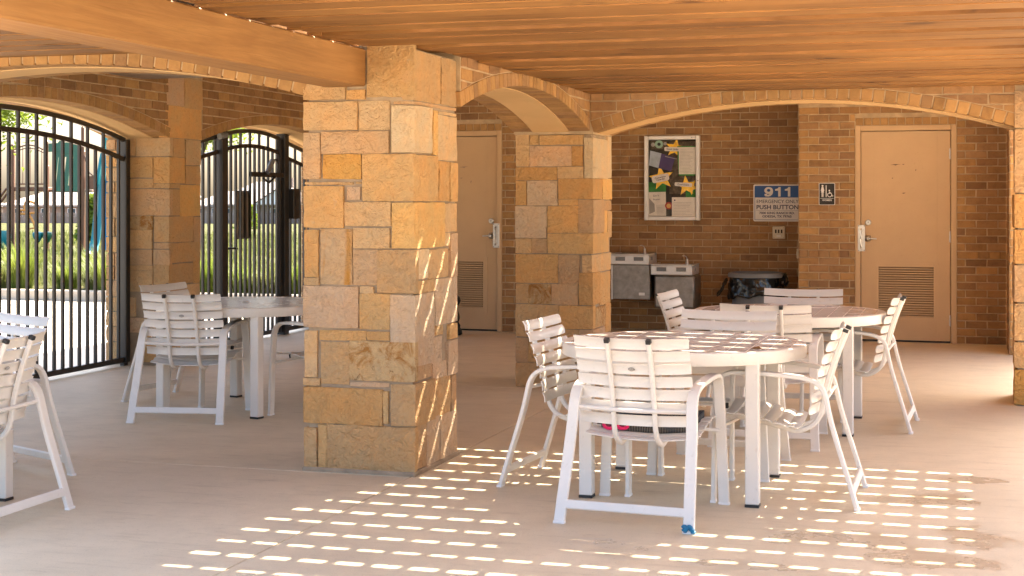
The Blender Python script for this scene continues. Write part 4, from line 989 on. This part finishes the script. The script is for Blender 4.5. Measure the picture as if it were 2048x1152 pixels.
# ------------------------------------------------------------------ trash can
tc = empty('trash_can', (-2.085, 15.83, 0)); tag(tc, 'round grey trash can against the alcove wall under the 911 sign', 'trash can')
MB().lathe([(.0, .005), (.215, .005), (.222, .03), (.262, .60), (.262, .62)], 40).build('can_body', M['gray'], tc, True)
MB().lathe([(.262, .612), (.292, .612), (.297, .63), (.288, .655), (.262, .662), (.255, .662), (.252, .612)], 48).build('rim', M['gray'], tc, True)
for s in (-1, 1): MB().box(s*.262-.02, s*.262+.02, -.06, .06, .545, .575, .008).build('handle', M['gray'], tc)
for a in range(0, 360, 30):
    k = MB().box(.238, .251, -.007, .007, .06, .50, .003).build('rib', M['gray'], tc); k.rotation_euler = (0, R(0), R(a+8))
t = NT('black_bag'); t.bump(t.tex(9, 3, .5, t.pos((1, 1, .4)), .6), .55, .03); M['bag'] = t.out((.006, .006, .007, 1), .14, .6)
n = 96; rows = 11; v = []; f = []
for j in range(rows+1):
    for i in range(n):
        a = i*2*math.pi/n; q = j/rows; low_ = .40+.055*noise.noise((math.cos(a)*1.6, math.sin(a)*1.6, 3))+.028*noise.noise((math.cos(a)*5, math.sin(a)*5, 7))
        z = .640*(1-q)+low_*q if j > 0 else .652
        r_ = .268+.030*q+.022*noise.noise((math.cos(a)*4, math.sin(a)*4, q*3))*q+.010*noise.noise((math.cos(a)*11, math.sin(a)*11, q*6))
        if j == 0: r_ = .262
        v.append((r_*math.cos(a), r_*math.sin(a), z))
for j in range(rows):
    for i in range(n): f.append((j*n+i, j*n+(i+1) % n, (j+1)*n+(i+1) % n, (j+1)*n+i))
bag = link('trash_bag', mesh('trash_bag', v, f, M['bag'], True)); bag.location = (-2.085, 15.83, -.006); tag(bag, 'black plastic bag folded over the rim of the grey trash can', 'trash bag')
mo = bag.modifiers.new('thick', 'SOLIDIFY'); mo.thickness = .003
for (cx, cz, sx_, dr) in ((-.30, .515, -1, 1), (.30, .57, 1, .5)):
    k = MB(); P_ = []
    for i in range(9): q = i/8; P_.append((cx+sx_*(.0+.085*q*dr), -.12+.02*math.sin(q*5), cz+.05-.13*q*dr+.02*math.sin(q*7)))
    for i in range(9):
        q = i/8; r_ = .045*(1-.35*q)*(.8+.35*math.sin(i*2.1)); k_ = 9
        for j in range(k_): a = j*2*math.pi/k_; k.v.append((P_[i][0]+r_*.6*math.cos(a), P_[i][1]+r_*.6*math.sin(a*1), P_[i][2]+r_*math.sin(a+.6)))
    for i in range(8):
        for j in range(9): k.f.append((i*9+j, i*9+(j+1) % 9, (i+1)*9+(j+1) % 9, (i+1)*9+j))
    k.f += [tuple(range(9)), tuple(72+j for j in range(9))]
    k.build('gathered_end', M['bag'], bag, True)
# dark bundle half hidden behind the nearest pillar
bd = MB()
for (x, y, z, r_) in ((0, 0, .22, .14), (.02, 0, .36, .11), (-.03, .02, .10, .15), (.05, -.02, .05, .11)):
    k = len(bd.v); bm = bmesh.new(); bmesh.ops.create_icosphere(bm, subdivisions=3, radius=r_)
    for q in bm.verts: q.co += q.normal*.03*noise.noise(q.co*14+Vector((x*9, z*9, 1))); q.co += Vector((x, y, z)); q.co.z = max(.003, q.co.z)
    bm.verts.index_update(); bd.add([q.co[:] for q in bm.verts], [[w.index for w in fc.verts] for fc in bm.faces]); bm.free()
o = bd.build('backpack', M['signblack'], None, True); o.location = (-5.20, 14.9, 0); tag(o, 'black bag on the floor, showing just past the nearest pillar', 'bag')

# ------------------------------------------------------------------ iron fences and gate (plane x = -6.9)
FX = -6.9; B = M['black']
def rail(parent, y0, y1, fz, h=.040, w=.030, name='top_rail', n=16):
    return MB().sweep([(FX, y0+(y1-y0)*i/n, fz(y0+(y1-y0)*i/n)) for i in range(n+1)], w, h, (1, 0, 0), .004).build(name, B, parent)
PK = {}
def picket(parent, y, z0, z1, s=.024):
    key = round(z1-z0, 3)
    if key not in PK: PK[key] = MB().box(-s/2, s/2, -s/2, s/2, 0, z1-z0, .002).mesh('picket', B)
    o = link('picket', PK[key], parent); o.location = (FX, y, z0); return o
def fence_run(root, y0, y1, zt, drop, ph=0, pitch=.118, zb=.05):
    rail(root, y0, y1, zt); rail(root, y0, y1, lambda y: zt(y)-drop, .040, .030, 'middle_rail'); rail(root, y0, y1, lambda y: zb, .044, .034, 'bottom_rail', 1)
    y = y1-ph; i = 0
    while y > y0+.03:
        picket(root, y, zb, zt(y)-drop if i % 2 else zt(y)); y -= pitch; i += 1
zD = lambda y: 2.122-.0637*(y-9.66)**2
fd = empty('iron_fence'); tag(fd, 'large arched black iron fence in the leftmost archway', 'fence')
fence_run(fd, 7.93, 11.37, zD, .168, .09)
for y in (7.92, 11.385): MB().box(FX-.032, FX+.032, y-.032, y+.032, .028, zD(y)+.005, .004).build('frame_post', B, fd)
MB().tube([(FX, 11.40, 1.62), (FX+.01, 11.47, 1.60), (FX+.04, 11.50, 1.60)], .012, 6).build('hinge_pin', B, fd)
MB().box(FX-.02, FX+.02, 11.34, 11.40, 0, .03).build('drop_foot', B, fd)
zE = lambda y: 2.117-.145*(y-13.80)**2
zS = lambda y: 2.03-.24*abs(y-13.80)+.14 
def zside(y): return zE(y) if abs(y-13.8) < .75 else 2.117-.145*.5625-.17*(abs(y-13.8)-.75)
fl = empty('iron_fence'); tag(fl, 'narrow black iron fence panel between the left stone pillar and the gate', 'fence')
fence_run(fl, 12.05, 13.05, zside, .150, .05)
fr_ = empty('iron_fence'); tag(fr_, 'black iron fence panel right of the gate, beside the nearest pillar', 'fence')
fence_run(fr_, 14.60, 15.38, zside, .160, .1)
for y, lab in ((13.115, 'black square gate post left of the iron gate'), (14.505, 'black square gate post with cap right of the iron gate')):
    po = MB().box(FX-.05, FX+.05, y-.05, y+.05, 0, 2.10, .004).build('gate_post', B); tag(po, lab, 'gate post', 'posts of the iron gate'); MB().box(FX-.056, FX+.056, y-.056, y+.056, 2.10, 2.125, .008).build('cap', B, po)
gt = empty('iron_gate'); tag(gt, 'arched black iron gate with a lock plate in its middle', 'gate')
fence_run(gt, 13.20, 14.42, zE, .150, .06, .103)
for y in (13.205, 14.415): MB().box(FX-.025, FX+.025, y-.025, y+.025, .03, zE(y), .004).build('stile', B, gt)
gray = simple('gray_lock_plate', (.36, .31, .26), .55, .4, 0)
for i in range(3): MB().box(FX-.030, FX-.022, 13.49+i*.105, 13.58+i*.105, 1.04, 1.505, .002).build('lock_plate', gray, gt)
MB().box(FX-.036, FX-.0305, 13.485, 13.80, 1.03, 1.515).build('lock_box', M['signblack'], gt)
MB().tube([(FX, 13.21, .94), (FX+.05, 13.24, .95), (FX+.05, 13.37, .94)], .011, 8).build('gate_handle', B, gt)
MB().box(FX+.02, FX+.055, 13.67, 14.42, 1.655, 1.705, .004).build('closer_bar', B, gt); 
gc = empty('gate_closer'); tag(gc, 'hydraulic gate closer with a curved arm on the gate bar', 'gate closer'); MB().tube([(FX+.07, 14.0, 1.70), (FX+.07, 14.12, 1.83)], .028, 10).build('cylinder', M['gray'], gc, True); MB().tube([(FX+.07, 14.12, 1.83), (FX+.07, 14.20, 1.84), (FX+.07, 14.24, 1.78), (FX+.06, 14.24, 1.70)], .010, 8).build('arm', B, gc, True); MB().tube([(FX+.06, 13.92, 1.64), (FX+.06, 14.05, 1.60), (FX+.06, 14.2, 1.66)], .012, 8).build('link_arm', B, gc, True)
o = MB().box(FX+.035, FX+.10, 14.57, 14.72, 1.22, 1.54, .006).build('lock_case', B); tag(o, 'tall black lock case on the gate post next to the nearest pillar', 'lock case'); MB().box(FX+.10, FX+.104, 14.60, 14.69, 1.30, 1.46).build('cover_plate', M['plastic'], o)
o = empty('security_camera', (FX+.06, 12.98, 2.03)); tag(o, 'small bullet camera above the fence left of the gate', 'camera'); MB().tube([(0, 0, 0), (.02, .11, .02)], .03, 12, .026).build('housing', M['gray'], o, True); MB().tube([(-.05, .13, .08), (0, .10, .04), (.01, .09, .02)], .011, 8).build('bracket', B, o, True)
wb_ = empty('plastic_crate', (-6.35, 14.62, 0)); tag(wb_, 'small white box with a black strap by the right gate post', 'box'); MB().box(-.17, .17, -.26, .26, 0, .205, .01).build('box_body', M['signwhite'], wb_); MB().sweep([(.176, -.10, .0), (.176, -.02, .15), (.12, .02, .212), (-.05, .10, .214)], .06, .008, (0, 1, 0)).build('strap', M['plastic'], wb_)
# ------------------------------------------------------------------ ornamental grasses behind the kerb
def clump_mesh(seed, nb, h, spread, mat, droop):
    r = random.Random(seed); b = MB()
    for i in range(nb):
        a = r.uniform(0, 6.283); rad = r.uniform(0, .16)*spread; hh = h*r.uniform(.55, 1.1); out_ = spread*r.uniform(.15, 1)*hh*.75; w = r.uniform(.005, .010)
        px_, py_ = rad*math.cos(a), rad*math.sin(a); sx, sy = -math.sin(a)*w, math.cos(a)*w; vs = []
        dr = droop*r.uniform(.3, 1.2)
        for q in range(5):
            t_ = q/4; o_ = out_*t_**1.5; z = hh*(t_-dr*.45*t_**3); k = 1-.9*t_
            vs += [(px_+o_*math.cos(a)-sx*k, py_+o_*math.sin(a)-sy*k, z), (px_+o_*math.cos(a)+sx*k, py_+o_*math.sin(a)+sy*k, z)]
        b.add(vs, [(2*q, 2*q+1, 2*q+3, 2*q+2) for q in range(4)])
    return b.mesh('grass_clump', mat)
CM = [clump_mesh(1, 520, .62, 1.25, M['blade'], 1.1), clump_mesh(2, 560, .58, 1.35, M['blade2'], 1.3), clump_mesh(3, 520, .74, .95, M['blade'], .7)]
KIND = ['bushy green', 'pale drooping', 'upright bright green']; ORD = 'first second third fourth fifth sixth seventh eighth ninth tenth eleventh twelfth'.split()
i = 0; r = random.Random(11); cnt = {}
x = -17.5
while x < -7.4:
    px_, py_ = x+r.uniform(-.12, .12), 19.05+r.uniform(-.2, .35)
    slope = math.degrees(math.atan2(-px_, py_))-16.75          # bearing left of the view axis, to leave out those behind the pillar
    k = i % 3; rz, s = r.uniform(0, 6), r.uniform(.85, 1.15); i += 1; x += r.uniform(.42, .62)
    where = 'left fence' if slope > 15.0 else ('iron gate' if slope < 12.0 else None)
    if where is None or slope > 19.8 or slope < 7.2: continue
    o = link('grass_clump', CM[k]); o.location = (px_, py_, .10); o.rotation_euler = (0, 0, rz); o.scale = (s, s, s*r.uniform(.85, 1.1))
    cnt[where] = cnt.get(where, 0)+1
    tag(o, '%s grass clump, %s from the left behind the %s' % (KIND[k], ORD[cnt[where]-1], where), 'grass clump', 'ornamental grass clumps behind the kerb')
# rough lawn tufts
b = MB(); r = random.Random(5)
for i in range(15000):
    d = 20.2+60*r.random()**1.7; u = r.uniform(-.42, -.10); x = u*d*.9576-d*.2882+0; y = u*d*.2882+d*.9576
    if y < 19.7: continue
    z = lawn_z(x, y); h = r.uniform(.05, .16)*(1+d/90); w = .012*(1+d/35); a = r.uniform(0, 3.14); c, s = math.cos(a)*w, math.sin(a)*w; lx, ly = r.uniform(-.06, .06), r.uniform(-.06, .06)
    b.add([(x-c, y-s, z-.02), (x+c, y+s, z-.02), (x+lx, y+ly, z+h)], [(0, 1, 2)])
tuft = b.build('grass', M['blade2']); tag(tuft, 'rough grass blades over the lawn', 'grass', kind='stuff')
# ------------------------------------------------------------------ playground, about 38 m away
BR = simple('brown_steel', (.135, .058, .030), .45, .4, 0, .1); GRN = simple('green_plastic', (.012, .105, .068), .4, .5, 0, .1); TEAL = simple('teal_plastic', (.006, .17, .20), .35, .5, 0, .08); ORG = simple('orange_steel', (.62, .26, .055), .4); BLU = simple('blue_plastic', (.01, .14, .30), .4)
pg = empty('playground', (-22.24, 32.99, .03), R(16.75)); tag(pg, 'brown, green and teal playground structure on the lawn beyond the fence', 'playground')
K = .01267
def U(u): return (u-93)*K
def V(v): return 1.39-(v-400)*K
for (u, vt, d) in ((93, 283, 0), (165, 255, .0), (25, 290, .0), (5, 300, .8), (68, 330, 1.1), (140, 300, 1.2)):
    po = MB().tube([(U(u), d, 0), (U(u), d, V(vt))], .042, 10).build('post', BR, pg, True)
    MB().tube([(U(u), d, V(vt)), (U(u), d, V(vt)+.03)], .045, 10, .02).build('cap', BR, po, True)
PGW = lambda a, z, d: (a, d, z); b = MB()
def pan(pts, d0=-.03, d1=.0): b.prism([(U(u), V(v)) for u, v in reversed(pts)], PGW, d0, d1)
pan([(97, 287), (160, 283), (162, 302), (97, 304)]); 
for q in range(12):
    a0, a1 = q*math.pi/6, (q+1)*math.pi/6; c_ = lambda a, rr: (130+rr*math.cos(a), 292+rr*1.05*math.sin(a))
    pan([c_(a0, 8), c_(a0, 15), c_(a1, 15), c_(a1, 8)], -.045, -.031)
pan([(106, 302), (156, 302), (156, 314), (106, 314)]); pan([(106, 314), (117, 314), (110, 371), (106, 371)]); pan([(118, 314), (130, 314), (122, 371), (112, 371)]); pan([(133, 314), (141, 314), (136, 371), (127, 371)]); pan([(147, 314), (156, 314), (156, 371), (144, 371), (140, 371)])
pan([(106, 371), (158, 371), (158, 383), (106, 383)])
b.build('climbing_panel', GRN, pg)
b = MB()
for v0, r_ in ((290, .02), (296, .014)): b.tube([(U(27+58*i/10), .05, V(v0+9-9*math.sin(math.pi*i/10))) for i in range(11)], r_, 6)
for v0 in (368,): b.tube([(U(30), .05, V(v0)), (U(88), .05, V(v0))], .02, 6)
b.build('barrier_rail', BR, pg, True)
for u in (34, 44, 59, 74, 82): MB().tube([(U(u), .05, V(297-4*math.sin(math.pi*(u-27)/58))), (U(u), .05, V(368))], .009, 6).build('barrier_bar', BR, pg)
MB().box(U(25), U(93), .0, 1.15, V(382), V(374), .01).build('deck', BR, pg)
MB().box(U(93), U(165), .05, 1.25, V(384), V(379), .01).build('deck', BR, pg)
MB().box(U(170), U(192), .0, 1.0, V(378), V(352), .01).build('step_deck', BR, pg)
b = MB(); b.tube([(U(168), .0, V(310)), (U(178), 0, V(345)), (U(192), 0, V(357))], .018, 6); b.tube([(U(-4), 0, V(400)), (U(12), 0, V(378)), (U(26), 0, V(372))], .03, 6); b.tube([(U(-4), 0, V(412)), (U(16), 0, V(384)), (U(26), 0, V(380))], .03, 6); b.build('handrail', BR, pg, True)
# slide, a curved chute seen almost edge-on
b = MB(); pth = [(U(204), .6, V(275)), (U(200), .5, V(300)), (U(198), .3, V(330)), (U(196), .1, V(380)), (U(196), -.1, V(440)), (U(195), -.3, V(490)), (U(194), -.7, V(506))]
b.sweep(smooth_path(pth, 4), .30, .05, (.45, 1, 0), .02); b.sweep(smooth_path([(x+.09, y-.1, z) for x, y, z in pth], 4), .05, .14, (.45, 1, 0), .02); b.build('slide', TEAL, pg, True)
b = MB(); b.sweep(smooth_path([(U(209), .2, V(330)), (U(208), .2, V(420)), (U(207), 0, V(500))], 4), .14, .06, (1, 0, 0), .02); b.build('slide_edge', BLU, pg, True)
# bucket seat at the very left
b = MB(); b.lathe([(.02, .13), (.14, .15), (.25, .26), (.30, .45), (.28, .62), (.26, .62), (.27, .45), (.22, .28), (.12, .19), (0, .17)], 24, (U(8), -.4)); b.build('bucket_seat', TEAL, pg, True)
b = MB(); b.tube(smooth_path([(U(80), -.3, .05), (U(78), -.3, V(460)), (U(72), -.3, V(440)), (U(62), -.3, V(425)), (U(56), -.3, V(412)), (U(60), -.3, V(404)), (U(72), -.3, V(404)), (U(82), -.3, V(413)), (U(80), -.3, V(424)), (U(70), -.3, V(426)), (U(52), -.3, V(427)), (U(44), -.3, V(424)), (U(50), -.3, V(420)), (U(62), -.3, V(421))], 4), .030, 8)
b.tube(smooth_path([(U(62), -.25, V(463)), (U(62), -.2, V(458)), (U(72), -.2, V(456)), (U(82), -.25, V(462)), (U(78), -.3, V(490)), (U(84), -.3, V(500))], 4), .02, 8); b.tube(smooth_path([(U(100), -.3, .05), (U(98), -.3, V(480)), (U(112), -.3, V(475)), (U(116), -.3, V(470)), (U(110), -.3, V(465))], 3), .02, 8)
b.build('climber_loop', ORG, pg, True)
for (u, w_, m_) in ((83, 10, TEAL), (102, 11, GRN)):
    b = MB(); b.lathe([(0, V(486)), (.05, V(483)), (.11, V(475)), (.135, V(468)), (.12, V(464)), (0, V(462))], 18, (U(u), -.32)); b.build('stepping_pod', m_, pg, True)
# ------------------------------------------------------------------ trees and bushes
def tree(label, x, y, z0, h, crown, nleaf, seed, cz, leaf=.05, grp=None):
    root = empty('shade_tree', (x, y, z0)); tag(root, label, 'tree', grp); r = random.Random(seed)
    b = MB(); b.tube(smooth_path([(0, 0, 0), (.05, .02, h*.2), (-.03, .05, h*.4), (.06, 0, h*.75)], 3), .14, 9, .035); limbs = []
    for i in range(9):
        a = i*2.4+r.uniform(-.3, .3); zz = h*r.uniform(.3, .6); e = Vector((math.cos(a)*crown*.8, math.sin(a)*crown*.8, cz+r.uniform(-.3, .5)*crown)); s = Vector((0, .03, zz)); m_ = (s+e)/2+Vector((0, 0, .25))
        b.tube([s, m_, e], .045, 6, .012); limbs += [m_, e, (m_+e)/2]
        for q in range(3): e2 = e+Vector((r.uniform(-.6, .6), r.uniform(-.6, .6), r.uniform(-.5, .4)))*crown*.5; b.tube([m_.lerp(e, .5), e2], .014, 5, .005); limbs.append(e2)
    b.build('trunk', M['bark'], root, True)
    lb = MB()
    for i in range(nleaf):
        c = r.choice(limbs)+Vector((r.gauss(0, .24), r.gauss(0, .24), r.gauss(0, .2)))*crown
        d = Vector((r.uniform(-1, 1), r.uniform(-1, 1), r.uniform(-1, .4))).normalized(); s = d.cross(Vector((r.uniform(-1, 1), r.uniform(-1, 1), r.uniform(-1, 1)))).normalized(); l = leaf*r.uniform(.7, 1.4)
        lb.add([c-d*l, c+s*l*.42, c+d*l*1.1, c-s*l*.42], [(0, 1, 2, 3)])
    lb.build('crown', M['leaf'], root)
tree('bright green tree at the upper left corner, seen over the iron fence', -16.5, 21.8, .1, 4.2, 1.45, 10000, 3, 3.45, .055)
tree('green tree just visible over the fence left of the gate', -14.75, 26.9, .1, 4.2, .95, 4000, 8, 2.95, .05)
def bush(label, x, y, rad, h, n, seed):
    root = empty('bush', (x, y, lawn_z(x, y))); tag(root, label, 'bush'); r = random.Random(seed); b = MB(); s_ = MB()
    for i in range(14): a = r.uniform(0, 6.28); s_.tube([(0, 0, 0), (math.cos(a)*rad*.5, math.sin(a)*rad*.5, h*.7)], .03, 5, .01)
    s_.build('stem', M['bark'], root)
    for i in range(n):
        a = r.uniform(0, 6.28); q = r.random(); rr = rad*math.sqrt(r.random())*(1-.5*q); c = Vector((rr*math.cos(a), rr*math.sin(a), q*h+.1*rad*noise.noise((a*2, q*5, seed)))); d = Vector((r.uniform(-1, 1), r.uniform(-1, 1), r.uniform(-.3, 1))).normalized(); s = d.orthogonal().normalized(); l = .10*r.uniform(.7, 1.5)
        b.add([c-d*l, c+s*l*.5, c+d*l, c-s*l*.5], [(0, 1, 2, 3)])
    b.build('foliage', M['leaf'], root)
bush('yellow-green bush on the lawn behind the playground posts', -30.2, 48.0, .9, 1.7, 2500, 4)
bush('low green bush by the distant wooden fence', -57.0, 113.0, 1.2, 2.0, 1600, 6)
# ------------------------------------------------------------------ distant houses and board fence, about 230 m away
RF = [simple('hazy_shingle_a', (.36, .31, .28), .9, .1, 0, .15, .8), simple('hazy_shingle_b', (.31, .28, .265), .9, .1, 0, .15, .8), simple('hazy_shingle_c', (.26, .245, .25), .9, .1, 0, .15, .8)]  # roof colours lightened to paint in distance haze
HW = [simple('hazy_brick_a', (.30, .21, .16), .9, .1, 0, .15, 2), simple('hazy_brick_b', (.33, .26, .21), .9, .1, 0, .15, 2), simple('hazy_siding', (.19, .19, .225), .8, .1, 0, .1, 1)]  # wall colours paled as well, haze put into the colour
WG = simple('window_glass', (.04, .06, .08), .1, .6); WF = M['signwhite']
def house(label, x, y, rz, w, d, hw, hr, k, gable=False):
    root = empty('house', (x, y, -2.13), rz); tag(root, label, 'house', 'houses beyond the lawn')
    MB().box(-w/2, w/2, -d/2, d/2, 0, hw).build('wall', HW[k], root); o = .5; r_ = min(w, d)/2
    b = MB(); e = [(-w/2-o, -d/2-o, hw), (w/2+o, -d/2-o, hw), (w/2+o, d/2+o, hw), (-w/2-o, d/2+o, hw)]; rg = [(-w/2+r_, 0, hw+hr), (w/2-r_, 0, hw+hr)]
    b.add(e+rg+[(x_, y_, z-.25) for x_, y_, z in e], [(0, 1, 5, 4), (1, 2, 5), (2, 3, 4, 5), (3, 0, 4), (7, 6, 9, 8), (0, 6, 7, 1), (1, 7, 8, 2), (2, 8, 9, 3), (3, 9, 6, 0)]); rf = b.build('roof', RF[k], root)
    MB().box(w*.2, w*.2+.8, .5, 1.3, hw+hr*.4, hw+hr+.6).build('chimney', HW[k], rf)
    if gable:
        b = MB(); g0, g1, gz = -w*.05, w*.42, hw+hr*.62; gm_ = (g0+g1)/2
        b.prism([(g0-.4, hw-.1), (g1+.4, hw-.1), (gm_, gz+.3)], lambda a, z, dd: (a, dd, z), -d/2-1.6, -d/2-1.3); b.build('gable_trim', WF, root)
        b = MB(); b.add([(g0-.5, -d/2-1.9, hw), (gm_, -d/2-1.9, gz+.45), (g1+.5, -d/2-1.9, hw), (g0-.5, 0, hw), (gm_, 0, gz+.45), (g1+.5, 0, hw)], [(0, 1, 4, 3), (1, 2, 5, 4), (0, 3, 5, 2)]); b.build('porch_roof', RF[0], root)
        for a in (g0, gm_, g1): MB().box(a-.12, a+.12, -d/2-1.6, -d/2-1.35, 0, hw).build('porch_post', WF, root)
    for i in range(4):
        a = -w/2+w*(i+.6)/4.2; f_ = MB().box(a-.65, a+.65, -d/2-.06, -d/2+.02, 1.0, 2.3).build('window', WF, root); MB().box(a-.55, a+.55, -d/2-.09, -d/2-.05, 1.1, 2.2).build('pane', WG, f_)
house('grey roofed house with a white gabled porch, seen through the gate', -103.3, 212, R(17), 15, 11, 2.9, 3.5, 1, True)
house('brown brick house with a broad tan roof, seen behind the left fence', -134, 205, R(17), 17, 12, 2.8, 2.5, 0)
house('dark sided house seen behind the green playground panel', -124.5, 216, R(17), 10, 11, 4.2, 2.0, 2)
house('low house with grey roof right of the green playground panel', -113, 218, R(17), 11, 10, 2.7, 2.3, 1)
house('pale roofed house farthest to the left beyond the lawn', -153, 200, R(17), 15, 11, 2.7, 2.6, 1)
bf = empty('board_fence'); tag(bf, 'long weathered, haze-paled board fence in front of the distant houses', 'fence'); WD = [simple('hazy_fence_wood_a', (.32, .25, .21), .9, .1, 0, .2, 1.5), simple('hazy_fence_wood_b', (.28, .215, .185), .9, .1, 0, .2, 1.5)]  # wood tones brightened to imitate far haze
x = -165; i = 0
while x < -84:
    if -145 < x < -90: MB().box(x, x+.26, -.02+201.2+.3*(x+117), .02+201.2+.3*(x+117), -2.13, -.50+.03*math.sin(i*1.7)).build('board', WD[i % 2], bf)
    x += .285; i += 1
car = empty('parked_car', (-120.8, 198.0, -2.1), R(20)); tag(car, 'pale silver car parked before the distant board fence', 'car'); cb = simple('silver_paint', (.55, .58, .62), .3, .5, .3)
b = MB(); b.prism([(-2.2, .35), (2.2, .35), (2.25, .8), (1.6, .95), (.9, 1.45), (-.9, 1.5), (-1.7, 1.0), (-2.25, .9)], lambda a, z, d_: (a, d_, z), -.85, .85); b.build('body', cb, car)
b = MB(); b.prism([(1.35, 1.0), (.82, 1.38), (-.82, 1.42), (-1.4, 1.02)], lambda a, z, d_: (a, d_, z), -.87, .87); b.build('window', WG, car)
for sx in (-1.4, 1.4):
    for sy in (-.8, .8): k = MB().lathe([(0, -.1), (.33, -.1), (.33, .1), (0, .1)], 16).build('wheel', M['plastic'], car, True); k.location = (sx, sy, .33); k.rotation_euler = (R(90), 0, 0)
